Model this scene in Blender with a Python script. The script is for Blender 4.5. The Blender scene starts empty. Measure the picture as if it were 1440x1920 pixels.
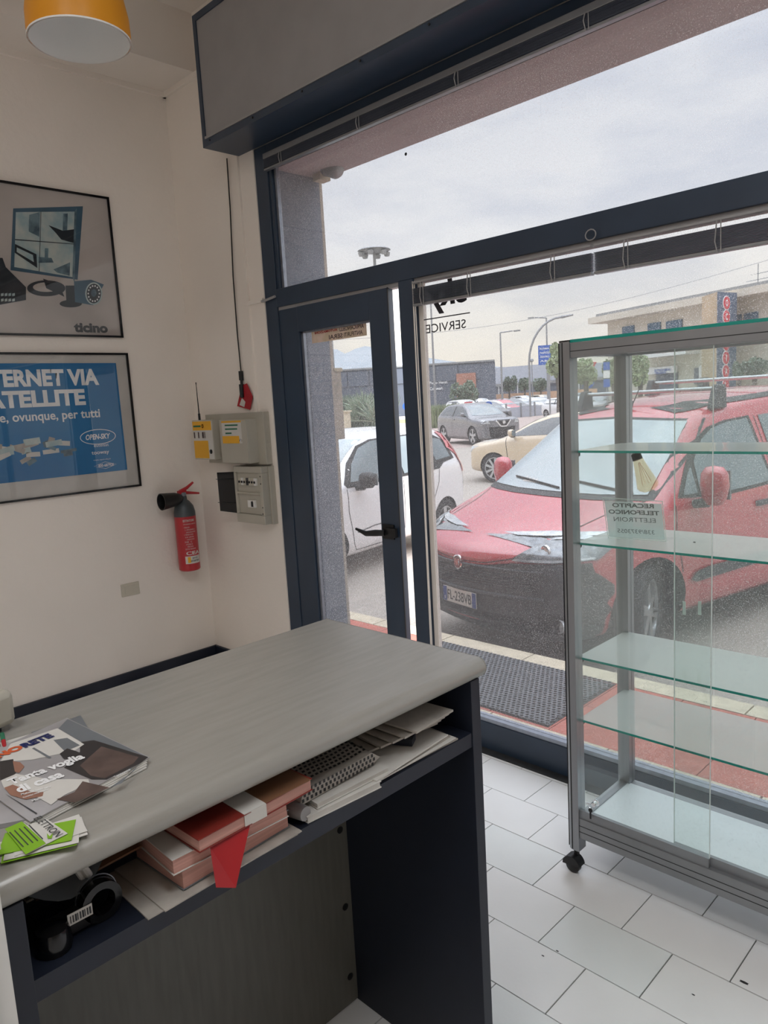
import bpy, bmesh, math, random
import numpy as np
from mathutils import Vector, Matrix, geometry
from mathutils.bvhtree import BVHTree
random.seed(7)
C = bpy.context.scene.collection
PI = math.pi
# ------------------------------------------------------------------ camera
YAW, PITCH, ROLL, FPX = -0.787559, -0.146615, -0.057043, 1392.2
CAM = Vector((0, 0, 1.53))
_f = Vector((math.sin(YAW)*math.cos(PITCH), math.cos(YAW)*math.cos(PITCH), math.sin(PITCH)))
_r = Vector((math.cos(YAW), -math.sin(YAW), 0)); _u = _r.cross(_f)
CR = math.cos(ROLL)*_r + math.sin(ROLL)*_u; CU = -math.sin(ROLL)*_r + math.cos(ROLL)*_u
cd = bpy.data.cameras.new('camera'); cam = bpy.data.objects.new('camera', cd); C.objects.link(cam)
cd.sensor_fit = 'VERTICAL'; cd.sensor_height = 36; cd.lens = 36*FPX/1920; cd.clip_end = 3000; cd.clip_start = .02
cam.matrix_world = Matrix(((CR.x, CU.x, -_f.x, CAM.x), (CR.y, CU.y, -_f.y, CAM.y), (CR.z, CU.z, -_f.z, CAM.z), (0, 0, 0, 1)))
bpy.context.scene.camera = cam
# ------------------------------------------------------------------ world, exposure
sc = bpy.context.scene
sc.view_settings.view_transform = 'Standard'; sc.view_settings.look = 'None'
sc.view_settings.exposure = 0.0; sc.view_settings.gamma = 1; sc.view_settings.use_curve_mapping = False
sc.cycles.use_denoising = True; sc.cycles.max_bounces = 10; sc.cycles.diffuse_bounces = 6
sc.cycles.transparent_max_bounces = 40; sc.cycles.glossy_bounces = 5; sc.cycles.sample_clamp_indirect = 6
SKY = 2.8
def make_world():
    w = bpy.data.worlds.new('overcast'); sc.world = w; w.use_nodes = True
    n = w.node_tree.nodes; l = w.node_tree.links; n.clear()
    out = n.new('ShaderNodeOutputWorld'); bg = n.new('ShaderNodeBackground'); bg.inputs[1].default_value = SKY
    tc = n.new('ShaderNodeTexCoord'); sp = n.new('ShaderNodeSeparateXYZ'); l.new(tc.outputs['Generated'], sp.inputs[0])
    cr = n.new('ShaderNodeValToRGB'); l.new(sp.outputs['Z'], cr.inputs[0])
    e = cr.color_ramp.elements; e[0].position = 0; e[0].color = (.98, .88, .72, 1)
    e[1].position = 1; e[1].color = (3.3, 3.35, 3.5, 1)
    for p, c in ((.09, (.98, .92, .82)), (.2, (.90, .89, .89)), (.35, (.80, .815, .86)), (.5, (1.1, 1.12, 1.18)), (.7, (2.1, 2.14, 2.25))):
        x = e.new(p); x.color = (*c, 1)
    mp = n.new('ShaderNodeMapping'); l.new(tc.outputs['Generated'], mp.inputs[0]); mp.inputs['Scale'].default_value = (2.2, 2.2, 7)
    nz = n.new('ShaderNodeTexNoise'); nz.inputs['Scale'].default_value = 1.7; nz.inputs['Detail'].default_value = 6; nz.inputs['Roughness'].default_value = .55
    l.new(mp.outputs[0], nz.inputs[0])
    r2 = n.new('ShaderNodeValToRGB'); l.new(nz.outputs[0], r2.inputs[0])
    r2.color_ramp.elements[0].position = .36; r2.color_ramp.elements[0].color = (.80, .83, .89, 1)
    r2.color_ramp.elements[1].position = .56; r2.color_ramp.elements[1].color = (1, 1, 1, 1)
    mx = n.new('ShaderNodeMix'); mx.data_type = 'RGBA'; mx.blend_type = 'MULTIPLY'; mx.inputs[0].default_value = 1
    l.new(cr.outputs[0], mx.inputs['A']); l.new(r2.outputs[0], mx.inputs['B'])
    l.new(mx.outputs['Result'], bg.inputs[0]); l.new(bg.outputs[0], out.inputs[0])
make_world()

# ------------------------------------------------------------------ pixel -> point on a known plane (for measuring)
def ray(x, y): return CR*((x-720)/FPX) - CU*((y-960)/FPX) + _f
def onz(x, y, z=0.): d = ray(x, y); return CAM + d*((z-CAM.z)/d.z)
def onx(x, y, X): d = ray(x, y); return CAM + d*(X/d.x)
def ony(x, y, Y): d = ray(x, y); return CAM + d*(Y/d.y)
def dep(x, y, D): return CAM + ray(x, y)*D
GZ = -.28       # street level

# ------------------------------------------------------------------ materials
def nodes(name):
    m = bpy.data.materials.new(name); m.use_nodes = True
    return m, m.node_tree.nodes, m.node_tree.links
def mat(name, col, rough=.5, metal=0., var=.06, scale=8., bump=0., bscale=60., spec=.5, coat=0., trans=0., emit=0., col2=None, stretch=None, detail=3., lo=.35, hi=.65):
    m, n, l = nodes(name); b = n['Principled BSDF']
    b.inputs['Roughness'].default_value = rough; b.inputs['Metallic'].default_value = metal
    b.inputs['Specular IOR Level'].default_value = spec; b.inputs['Coat Weight'].default_value = coat
    b.inputs['Coat Roughness'].default_value = .06
    b.inputs['Transmission Weight'].default_value = trans
    tc = n.new('ShaderNodeTexCoord'); mp = n.new('ShaderNodeMapping'); l.new(tc.outputs['Object'], mp.inputs[0])
    if stretch: mp.inputs['Scale'].default_value = stretch
    nz = n.new('ShaderNodeTexNoise'); nz.inputs['Scale'].default_value = scale; nz.inputs['Detail'].default_value = detail
    l.new(mp.outputs[0], nz.inputs[0])
    cr = n.new('ShaderNodeValToRGB'); l.new(nz.outputs[0], cr.inputs[0])
    c2 = col2 or [min(1, c*(1+var)) for c in col]; c1 = col if col2 else [c*(1-var) for c in col]
    cr.color_ramp.elements[0].position = lo; cr.color_ramp.elements[0].color = (*c1, 1)
    cr.color_ramp.elements[1].position = hi; cr.color_ramp.elements[1].color = (*c2, 1)
    l.new(cr.outputs[0], b.inputs['Base Color'])
    if emit:
        b.inputs['Emission Color'].default_value = (*col, 1); b.inputs['Emission Strength'].default_value = emit
    if bump:
        n2 = n.new('ShaderNodeTexNoise'); n2.inputs['Scale'].default_value = bscale; n2.inputs['Detail'].default_value = 4
        l.new(mp.outputs[0], n2.inputs[0])
        bp = n.new('ShaderNodeBump'); bp.inputs['Strength'].default_value = bump; bp.inputs['Distance'].default_value = .01
        l.new(n2.outputs[0], bp.inputs['Height']); l.new(bp.outputs[0], b.inputs['Normal'])
    return m
def S(r, g, b):     # sRGB 0-255 -> linear
    f = lambda v: (v/255/12.92) if v/255 <= .04045 else ((v/255+.055)/1.055)**2.4
    return (f(r), f(g), f(b))
def glass(name, tint=(1, 1, 1), refl=.9, dust=0., dustcol=(.8, .8, .8), dscale=260., rough=0., base_dust=0., dmix=.35):
    m, n, l = nodes(name); n.remove(n['Principled BSDF']); out = n['Material Output']
    tr = n.new('ShaderNodeBsdfTransparent'); tr.inputs[0].default_value = (*tint, 1)
    gl = n.new('ShaderNodeBsdfGlossy'); gl.inputs['Roughness'].default_value = rough; gl.inputs[0].default_value = (refl, refl, refl, 1)
    fr = n.new('ShaderNodeFresnel'); fr.inputs[0].default_value = 1.45
    ge = n.new('ShaderNodeNewGeometry'); bf = n.new('ShaderNodeMath'); bf.operation = 'SUBTRACT'; bf.inputs[0].default_value = 1; l.new(ge.outputs['Backfacing'], bf.inputs[1])
    ff = n.new('ShaderNodeMath'); ff.operation = 'MULTIPLY'; l.new(fr.outputs[0], ff.inputs[0]); l.new(bf.outputs[0], ff.inputs[1])
    fr = ff     # only the front face reflects: a pane has no total internal reflection
    m1 = n.new('ShaderNodeMixShader'); l.new(fr.outputs[0], m1.inputs[0]); l.new(tr.outputs[0], m1.inputs[1]); l.new(gl.outputs[0], m1.inputs[2])
    last = m1
    if dust or base_dust:
        df = n.new('ShaderNodeBsdfTranslucent'); df.inputs[0].default_value = (*dustcol, 1)
        dd = n.new('ShaderNodeBsdfDiffuse'); dd.inputs[0].default_value = (*dustcol, 1)
        ms = n.new('ShaderNodeMixShader'); ms.inputs[0].default_value = dmix; l.new(df.outputs[0], ms.inputs[1]); l.new(dd.outputs[0], ms.inputs[2])
        tc = n.new('ShaderNodeTexCoord'); nz = n.new('ShaderNodeTexNoise'); nz.inputs['Scale'].default_value = dscale; nz.inputs['Detail'].default_value = 2
        l.new(tc.outputs['Object'], nz.inputs[0])
        cr = n.new('ShaderNodeValToRGB'); l.new(nz.outputs[0], cr.inputs[0])
        cr.color_ramp.elements[0].position = .56; cr.color_ramp.elements[0].color = (0, 0, 0, 1)
        cr.color_ramp.elements[1].position = .72; cr.color_ramp.elements[1].color = (1, 1, 1, 1)
        big = n.new('ShaderNodeTexNoise'); big.inputs['Scale'].default_value = 2.5; l.new(tc.outputs['Object'], big.inputs[0])
        mu = n.new('ShaderNodeMath'); mu.operation = 'MULTIPLY'; l.new(cr.outputs[0], mu.inputs[0]); l.new(big.outputs[0], mu.inputs[1])
        m2 = n.new('ShaderNodeMath'); m2.operation = 'MULTIPLY_ADD'; l.new(mu.outputs[0], m2.inputs[0]); m2.inputs[1].default_value = dust*2; m2.inputs[2].default_value = base_dust
        m3 = n.new('ShaderNodeMixShader'); l.new(m2.outputs[0], m3.inputs[0]); l.new(last.outputs[0], m3.inputs[1]); l.new(ms.outputs[0], m3.inputs[2])
        last = m3
    l.new(last.outputs[0], out.inputs[0]); return m
M = {}
M['wall'] = mat('plaster_wall', S(238, 230, 221), .9, var=.03, scale=1.2, bump=.25, bscale=26)
M['ceil'] = mat('plaster_ceiling', S(236, 228, 219), .9, var=.02, scale=1, bump=.1, bscale=30)
M['navy'] = mat('navy_painted_aluminium', S(46, 60, 78), .38, var=.08, scale=5, spec=.5)
M['navydark'] = mat('navy_melamine', S(24, 30, 44), .5, var=.05, scale=20)
M['boxgrey'] = mat('grey_shutter_panel', S(150, 148, 148), .6, var=.03)
M['steel'] = mat('raw_zinc_strip', S(150, 155, 165), .35, .8, var=.1, scale=30)
M['alu'] = mat('anodised_aluminium', S(158, 160, 164), .34, .75, var=.04, scale=12, stretch=(1, 1, .05))
M['alu_flat'] = mat('anodised_aluminium_beam', S(150, 152, 155), .4, .7, var=.04, scale=12)
M['black'] = mat('black_plastic', S(22, 22, 24), .45, var=.1)
M['blackgl'] = mat('glossy_black', S(14, 14, 16), .15, var=.1)
M['rubber'] = mat('black_rubber', S(46, 47, 49), .8, var=.15, scale=40)
M['white'] = mat('white_plastic', S(225, 224, 220), .45, var=.02)
M['paper'] = mat('paper_white', S(206, 203, 197), .7, var=.04, scale=14)
M['paper2'] = mat('newsprint', S(170, 164, 156), .85, var=.1, scale=30)
M['cream'] = mat('cream_plastic', S(196, 190, 174), .45, var=.02)
M['greyabs'] = mat('grey_beige_plastic', S(178, 173, 160), .5, var=.02)
M['yellow'] = mat('yellow_label', S(232, 172, 40), .5, var=.03)
M['green_ink'] = mat('green_ink', S(40, 110, 80), .6)
M['red'] = mat('extinguisher_red', S(176, 34, 44), .35, var=.05, coat=.3)
M['redink'] = mat('red_ink', S(170, 30, 40), .6)
M['chrome'] = mat('chrome', (.8, .8, .82), .12, 1., var=.03)
M['tile'] = mat('porcelain_tile', S(240, 240, 239), .28, var=.03, scale=3, spec=.45, bump=.03, bscale=90)
M['tile2'] = mat('porcelain_tile_cool', S(234, 237, 236), .30, var=.03, scale=3, spec=.45, bump=.03, bscale=90)
M['grout'] = mat('grey_grout', S(105, 104, 103), .9, var=.08, scale=60)
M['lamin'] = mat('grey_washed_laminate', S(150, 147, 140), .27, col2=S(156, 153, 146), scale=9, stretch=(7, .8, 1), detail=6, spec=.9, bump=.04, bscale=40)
M['laminv'] = mat('grey_washed_shaded_panel', S(98, 97, 90), .5, col2=S(106, 105, 98), scale=9, stretch=(1, 7, .8), detail=6)  # same laminate as the worktop, with the recess shade darkened into its colour
M['brown'] = mat('brown_edge', S(110, 88, 80), .6)
M['orange'] = mat('mustard_enamel', S(224, 150, 30), .42, var=.04)
M['lampwhite'] = mat('white_enamel_inside', S(236, 236, 234), .5, var=.01)
M['stone'] = mat('travertine_kerb', S(206, 194, 170), .8, var=.1, scale=18, bump=.2)
M['redpave'] = mat('red_paving', S(186, 104, 88), .75, var=.08, scale=12, bump=.15)
M['asphalt'] = mat('gravelly_asphalt', S(116, 110, 105), .9, col2=S(204, 194, 182), scale=160, bump=.5, bscale=160, detail=5, lo=.36, hi=.64)
M['road'] = mat('pale_road', S(176, 160, 152), .9, var=.07, scale=3)
M['grass'] = mat('verge_grass', S(92, 118, 58), .9, col2=S(150, 160, 96), scale=14)
M['plaster_dark'] = mat('grey_cement_reveal', S(120, 126, 138), .8, var=.08, scale=6, bump=.2)
M['plaster_out'] = mat('beige_outside_render', S(186, 174, 160), .9, var=.08, scale=10, bump=.3)
M['lintelout'] = mat('pale_lintel_render', S(190, 176, 176), .9, var=.06, scale=4, bump=.2)
M['winglass'] = glass('dusty_window_glass', (.575, .583, .593), dust=.26, dustcol=(.9, .9, .9), dscale=300, base_dust=.035)
M['doorglass'] = glass('dusty_door_glass', (.575, .583, .593), dust=.34, dustcol=(.9, .9, .9), dscale=300, base_dust=.04)
M['cabglass'] = glass('clear_cabinet_glass', (.965, .985, .975), refl=1., dust=.03, base_dust=.02, dscale=120)
M['posterglass'] = glass('poster_cover_glass', (.97, .97, .97), refl=1.)
M['teal'] = mat('green_glass_edge', S(20, 140, 128), .15, var=.1, spec=.6)
M['shelfglass'] = glass('whitish_shelf_glass', (.90, .95, .93), refl=1., base_dust=.42, dustcol=(.97, .985, .98), dust=.02, dmix=.5)  # even white diffuse mixed into the shelf glass
M['signsheet'] = glass('translucent_paper_sheet', (.75, .80, .80), base_dust=.55, dustcol=(.88, .92, .92), dust=.02, refl=.5)
M['ink'] = mat('grey_print', S(60, 62, 64), .7)
M['inkw'] = mat('white_print', S(232, 232, 232), .6)

# ------------------------------------------------------------------ mesh helpers
class B:
    """collects shapes into one bmesh"""
    def __init__(s): s.v = []; s.f = []
    def add(s, v, f):
        o = len(s.v); s.v += [tuple(p) for p in v]; s.f += [tuple(i+o for i in q) for q in f]; return s
    def box(s, a, b, rz=0, piv=None, m=None):
        x0, y0, z0 = a; x1, y1, z1 = b
        v = [(x0, y0, z0), (x1, y0, z0), (x1, y1, z0), (x0, y1, z0), (x0, y0, z1), (x1, y0, z1), (x1, y1, z1), (x0, y1, z1)]
        if rz or m:
            p = Vector(piv or ((x0+x1)/2, (y0+y1)/2, (z0+z1)/2)); R = m or Matrix.Rotation(rz, 3, 'Z')
            v = [p + R @ (Vector(q)-p) for q in v]
        return s.add(v, [(3, 2, 1, 0), (4, 5, 6, 7), (0, 1, 5, 4), (1, 2, 6, 5), (2, 3, 7, 6), (3, 0, 4, 7)])
    def tube(s, pts, r, n=8, cap=True):
        pts = [Vector(p) for p in pts]; k = len(pts); v = []; f = []; up = None
        rr = r if isinstance(r, (list, tuple)) else [r]*k
        for i, p in enumerate(pts):
            d = (pts[min(i+1, k-1)]-pts[max(i-1, 0)])
            d = d.normalized() if d.length > 1e-9 else Vector((0, 0, 1))
            if up is None:
                up = d.orthogonal().normalized()
            up = (up - d*up.dot(d)).normalized(); q = d.cross(up)
            for j in range(n):
                a = 2*PI*j/n; v.append(p + (up*math.cos(a)+q*math.sin(a))*rr[i])
        for i in range(k-1):
            for j in range(n):
                a = i*n+j; b = i*n+(j+1) % n; f.append((a, b, b+n, a+n))
        if cap: f += [tuple(range(n-1, -1, -1)), tuple(range((k-1)*n, k*n))]
        return s.add(v, f)
    def lathe(s, prof, o=(0, 0, 0), n=24, ax=None, cap=True):
        """prof: [(r, h)] around the axis matrix ax (3x3, columns u, v, axis)"""
        R = ax or Matrix.Identity(3); o = Vector(o); v = []; f = []; k = len(prof)
        for r, h in prof:
            for j in range(n):
                a = 2*PI*j/n; v.append(o + R @ Vector((r*math.cos(a), r*math.sin(a), h)))
        for i in range(k-1):
            for j in range(n):
                a = i*n+j; b = i*n+(j+1) % n; f.append((a, b, b+n, a+n))
        if cap: f += [tuple(range(n-1, -1, -1)), tuple(range((k-1)*n, k*n))]
        return s.add(v, f)
    def prism(s, poly, d0, d1, F):
        """poly 2-D outline in frame F=(o, u, v, w) extruded from d0 to d1 along w"""
        o, u, v, w = F; n = len(poly)
        P = [o+u*a+v*b+w*d0 for a, b in poly]+[o+u*a+v*b+w*d1 for a, b in poly]
        return s.add(P, [tuple(range(n-1, -1, -1)), tuple(range(n, 2*n))]+[(i, (i+1) % n, (i+1) % n+n, i+n) for i in range(n)])
    def mesh(s, name, smooth=None):
        me = bpy.data.meshes.new(name); me.from_pydata([tuple(p) for p in s.v], [], s.f); me.validate()
        bm = bmesh.new(); bm.from_mesh(me); bmesh.ops.recalc_face_normals(bm, faces=bm.faces); bm.to_mesh(me); bm.free()
        if smooth:
            for p in me.polygons: p.use_smooth = True
            me.set_sharp_from_angle(angle=math.radians(smooth))
        return me
    def obj(s, name, m, parent=None, smooth=None, bevel=0, **k):
        o = bpy.data.objects.new(name, s.mesh(name, smooth)); C.objects.link(o)
        o.data.materials.append(M[m] if isinstance(m, str) else m)
        if bevel:
            b = o.modifiers.new('b', 'BEVEL'); b.width = bevel; b.segments = 2; b.limit_method = 'ANGLE'
        if parent: setpar(o, parent)
        return tag(o, **k)
def tag(o, label=None, cat=None, group=None, kind=None):
    for a, b in (('label', label), ('category', cat), ('group', group), ('kind', kind)):
        if b: o[a] = b
    return o
def setpar(o, p):
    o.parent = p
    # geometry is written in world space: undo the parent's transform
    if p.get('_w'): o.matrix_parent_inverse = Matrix.Translation(-Vector(p['_w']))
def thing(name, label, cat, loc=(0, 0, 0), group=None, world=True, rz=0, kind=None):
    o = bpy.data.objects.new(name, None); C.objects.link(o); o.empty_display_size = .05
    o.location = loc; o.rotation_euler = (0, 0, rz)
    if world: o['_w'] = list(loc)
    return tag(o, label, cat, group, kind)
def box(a, b, name, m, parent=None, **k): return B().box(a, b).obj(name, m, parent, **k)
def frame(o, u, v): u = Vector(u).normalized(); v = Vector(v).normalized(); return (Vector(o), u, v, u.cross(v))
def poly(F, pts, name, m, parent=None, d=.0006, t=.0006, **k): return B().prism(pts, d, d+t, F).obj(name, m, parent, **k)
def rect(a, b, c, d): return [(a, b), (c, b), (c, d), (a, d)]
def text(s, F, x, y, m, parent=None, h=None, w=None, bold=0., d=.0012, name='lettering', shear=0., ext=.0002, spacing=1., align='LEFT', **k):
    cu = bpy.data.curves.new(name, 'FONT'); cu.body = s; cu.size = 1; cu.offset = bold; cu.shear = shear; cu.space_character = spacing
    cu.fill_mode = 'FRONT'; cu.resolution_u = 3
    t = bpy.data.objects.new(name, cu); C.objects.link(t)
    me = bpy.data.meshes.new_from_object(t.evaluated_get(bpy.context.evaluated_depsgraph_get()))
    bpy.data.objects.remove(t); bpy.data.curves.remove(cu)
    n = len(me.vertices); co = np.empty(n*3); me.vertices.foreach_get('co', co); co = co.reshape(-1, 3)
    lo = co.min(0); hi = co.max(0); sx = sy = 1
    if h: sy = h/(hi[1]-lo[1]); sx = sy
    if w: sx = w/(hi[0]-lo[0]); sy = sy if h else sx
    ox = lo[0] if align == 'LEFT' else (hi[0] if align == 'RIGHT' else (lo[0]+hi[0])/2)
    o, u, v, wv = F; base = np.array(o+u*x+v*y+wv*d)
    out = base + np.outer((co[:, 0]-ox)*sx, np.array(u)) + np.outer((co[:, 1]-lo[1])*sy, np.array(v))
    me.vertices.foreach_set('co', out.reshape(-1)); me.update()
    ob = bpy.data.objects.new(name, me); C.objects.link(ob); me.materials.clear(); me.materials.append(M[m] if isinstance(m, str) else m)
    if parent: setpar(ob, parent)
    return tag(ob, **k)
def copy_tree(o):
    c = o.copy(); C.objects.link(c)
    for ch in o.children:
        d = ch.copy(); C.objects.link(d); d.parent = c
        for g in ch.children:
            e = g.copy(); C.objects.link(e); e.parent = d
    return c
# ================================================================== THE SETTING
XL, YW, YO = -4.04, 2.44, 2.80     # left wall, inner and outer face of the front wall
XR, YB, ZC = 2.6, -1.4, 3.65
def struct(o): o['kind'] = 'structure'; return o
struct(box((XL-.3, YB-.3, -.1), (XL, YO, ZC), 'wall_left', 'wall'))
fw = B()
fw.box((XL, YW, -.1), (-3.25, YO, ZC)); fw.box((-3.25, YW+.02, 2.80), (XR, YO-.02, ZC))
struct(fw.obj('wall_front', 'wall'))
struct(box((XL, YB-.3, -.1), (XR, YB, ZC), 'wall_back', 'wall'))
struct(box((XR, YB-.3, -.1), (XR+.3, YO, ZC), 'wall_right', mat('brown_low_bounce_wall', S(150, 140, 128), .8, var=.1)))  # unseen wall, toned down to bounce less light onto the counter front
struct(box((XL-.3, YB-.3, ZC), (XR+.3, YO, ZC+.2), 'ceiling', 'ceil'))
# dropped beam along the left wall, thin cornice line below it
struct(box((XL, YB, 3.354), (-3.70, YW, ZC), 'trim_1', 'ceil'))
struct(B().box((XL, YB, 3.325), (XL+.018, YW, 3.354)).box((XL, YW-.018, 3.325), (-3.37, YW, 3.354)).obj('trim_2', 'wall'))
struct(B().box((XL, YB, 0), (XL+.015, YW, .06)).obj('baseboard_left', 'navydark'))
struct(B().box((XL, YW-.015, 0), (-3.25, YW, .06)).obj('baseboard_front', 'navydark'))
# outside cladding of the front wall: grey reveal, travertine-coloured corner, pale lintel
ex = B(); ex.box((-3.26, 2.50, -.02), (-3.165, YO-.001, 2.80))
struct(ex.obj('trim_3', 'plaster_dark'))
struct(box((-6.5, YO, -.3), (-3.165, YO+.02, 3.9), 'wall_outside', 'plaster_out'))
struct(B().box((-3.165, 2.502, 2.735), (XR, YO+.0, 2.80)).obj('trim_4', 'lintelout'))
struct(box((-3.165, YO, 2.735), (XR+.3, YO+.02, 3.9), 'wall_outside_lintel', 'lintelout'))
struct(box((XL-2.4, YO+.02, 3.3), (-3.9, YO+.05, 3.5), 'trim_5', 'plaster_out'))

# ---- floor: base slab plus every tile in view
fl = struct(box((XL, YB, -.1), (XR, YO-.3, -.004), 'floor', 'grout'))
TW, TH, G = .30, .1985, .0035
tm = []
for v in range(3):
    b = B().box((G/2, G/2, -.004), (TW-G/2, TH-G/2, 0)); me = b.mesh('tile'); me.materials.append(M['tile' if v != 1 else 'tile2']); tm.append(me)
rest = B(); cnt = 0
for r in range(-27, 5):
    y = 1.594+TH*r
    if y+TH > 2.44: break
    x = -.784-(TW/2 if r % 2 else 0)-TW*12
    while x < XR-TW:
        if x > XL-.1 and y > YB:
            p = Vector((x+TW/2, y+TH/2, 0))-CAM; zz = p.dot(_f); vis = zz > .2
            if vis:
                px = 720+FPX*p.dot(CR)/zz; py = 960-FPX*p.dot(CU)/zz; vis = 840 < px < 1560 and 1380 < py < 2120
            if vis:
                o = bpy.data.objects.new('tile', random.choice(tm)); C.objects.link(o); o.parent = fl; o.location = (x, y, random.uniform(-.0004, .0004)); cnt += 1
            else: rest.box((max(x+G/2, XL), y+G/2, -.004), (x+TW-G/2, y+TH-G/2, 0))
        x += TW
y0 = 1.594+TH*4
x = -.784-TW*12
while x < XR-TW:
    if x > XL:
        vis = -2.6 < x < -.4
        (B() if vis else rest).box((x+G/2, y0+G/2, -.004), (x+TW-G/2, 2.44, 0)) if not vis else B().box((x+G/2, y0+G/2, -.004), (x+TW-G/2, 2.44, 0)).obj('tile', 'tile', fl)
    x += TW
rest.obj('tiles_beyond', 'tile', fl, kind='stuff')
struct(box((-3.15, 2.402, 0), (2.3, 2.452, .004), 'trim_6', 'rubber'))   # grey threshold strip

# ---- shopfront frame (window_1), dark navy
def bars(*bs):
    b = B()
    for a, c in bs: b.box(a, c)
    return b
XE = 2.30
w1 = bars(((-3.25, 2.445, 0), (-3.15, 2.50, 2.84)), ((-3.15, 2.445, 2.785), (XE, 2.50, 2.84)),
          ((-3.15, 2.44, 2.045), (XE, 2.505, 2.135)), ((-2.285, 2.44, 0), (-2.20, 2.505, 2.045)),
          ((-2.20, 2.445, 0), (XE, 2.50, .125)), ((-.16, 2.445, .125), (-.09, 2.50, 2.785)), ((XE-.08, 2.445, .125), (XE, 2.50, 2.785)),
          ((-3.15, 2.452, 2.135), (-3.125, 2.49, 2.785)))
w1 = w1.obj('window_1', 'navy', bevel=.003); struct(w1)
B().box((-3.15, 2.452, 2.025), (-.16, 2.495, 2.045)).obj('window_bead', 'boxgrey', w1)
B().box((-3.122, 2.465, 2.14), (-3.105, 2.485, 2.785)).obj('window_bead', 'steel', w1)
B().box((-2.20, 2.45, .125), (-.16, 2.495, .142)).obj('sill_strip', 'steel', w1)
B().box((-2.198, 2.47, .142), (-2.172, 2.49, 2.025)).obj('wooden_bead', 'wall', w1)
B().box((-3.12, 2.473, 2.135), (-.16, 2.479, 2.785)).obj('pane', 'winglass', w1)
B().box((-2.19, 2.473, .142), (-.16, 2.479, 2.03)).obj('pane', 'winglass', w1)
B().box((-.09, 2.473, .125), (XE-.08, 2.479, 2.785)).obj('pane', 'winglass', w1)
bwf = bars(((-3.9, YB-.16, .3), (-3.82, YB-.1, 3.3)), ((-1.18, YB-.16, .3), (-1.1, YB-.1, 3.3)), ((-3.82, YB-.16, .3), (-1.18, YB-.1, .38)), ((-3.82, YB-.16, 3.22), (-1.18, YB-.1, 3.3)), ((-2.54, YB-.16, .38), (-2.46, YB-.1, 3.22)))
w2 = bwf.obj('added_rear_window', 'navy'); struct(w2)  # unseen rear window, added to light the room from behind
box((-3.82, YB-.133, .38), (-1.18, YB-.127, 3.22), 'pane', 'cabglass', w2)
# ---- door leaf
dr = bars(((-3.148, 2.45, .012), (-2.998, 2.505, 2.03)), ((-2.478, 2.443, .012), (-2.352, 2.476, 2.03)), ((-2.998, 2.445, 1.905), (-2.478, 2.495, 2.03)), ((-2.998, 2.445, .012), (-2.478, 2.495, .20)))
dr = dr.obj('door_1', 'navy', bevel=.003); struct(dr)
B().box((-2.998, 2.478, .2), (-2.478, 2.484, 1.905)).obj('pane', 'doorglass', dr)
B().box((-2.996, 2.462, .2), (-2.978, 2.478, 1.905)).obj('glazing_bead', 'steel', dr)
B().box((-2.995, 2.462, 1.897), (-2.478, 2.478, 1.905)).obj('glazing_bead', 'steel', dr)
B().box((-2.3525, 2.438, .02), (-2.349, 2.443, 2.03)).obj('edge_seal', 'black', dr)
h = B(); h.box((-2.462, 2.436, .892), (-2.39, 2.443, .962)); h.box((-2.445, 2.42, .905), (-2.365, 2.436, .948))
h.tube([(-2.43, 2.415, .925), (-2.47, 2.395, .925), (-2.53, 2.39, .918), (-2.60, 2.392, .935)], [.014, .016, .013, .006], 10)
h.obj('handle', 'black', dr, smooth=40)
# stickers on the inside of the door glass, lettering faces the street (mirrored from in here)
FO = frame((0, 2.4768, 0), (-1, 0, 0), (0, 0, 1))
st = tag(B().box((-2.93, 2.4765, 1.842), (-2.534, 2.4775, 1.905)).obj('door_sticker', mat('faded_sticker', S(206, 186, 160), .7, col2=S(224, 200, 186), scale=20)),
         'faded two-line shop sticker across the top of the door glass', 'sticker')
FS = frame((0, 2.4762, 0), (-1, 0, 0), (0, 0, 1))
brn = mat('dark_sticker_print', S(84, 66, 66), .7); M['brn'] = brn
text('APRICANCELLI', FS, 2.55, 1.879, 'brn', st, h=.020, w=.17, bold=.02, d=-.0003)
text('ANTIFURTI', FS, 2.56, 1.850, 'brn', st, h=.020, w=.13, bold=.02, d=-.0003)
text('SERAI', FS, 2.70, 1.849, 'brn', st, h=.021, w=.10, bold=.02, d=-.0003)
text('AUTOMAZIONI', FS, 2.735, 1.884, 'redink', st, h=.012, w=.17, bold=.03, d=-.0003)
ws = thing('window_lettering', 'dark sky SERVICE lettering stuck on the shop window', 'lettering', (-2.05, 2.47, 1.81))
M['grp'] = mat('dark_vinyl', S(52, 50, 56), .6)
FV = frame((0, 2.4715, 0), (-1, 0, 0), (0, 0, 1))
text('SERVICE', FV, 1.945, 1.812, 'grp', ws, h=.036, w=.218, bold=.004, d=0)
poly(FV, rect(1.922, 1.868, 2.185, 1.8725), 'underline', 'grp', ws, d=0)
text('sky', FV, 1.935, 1.885, 'grp', ws, h=.135, w=.215, bold=.035, d=0, shear=.1)

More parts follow.
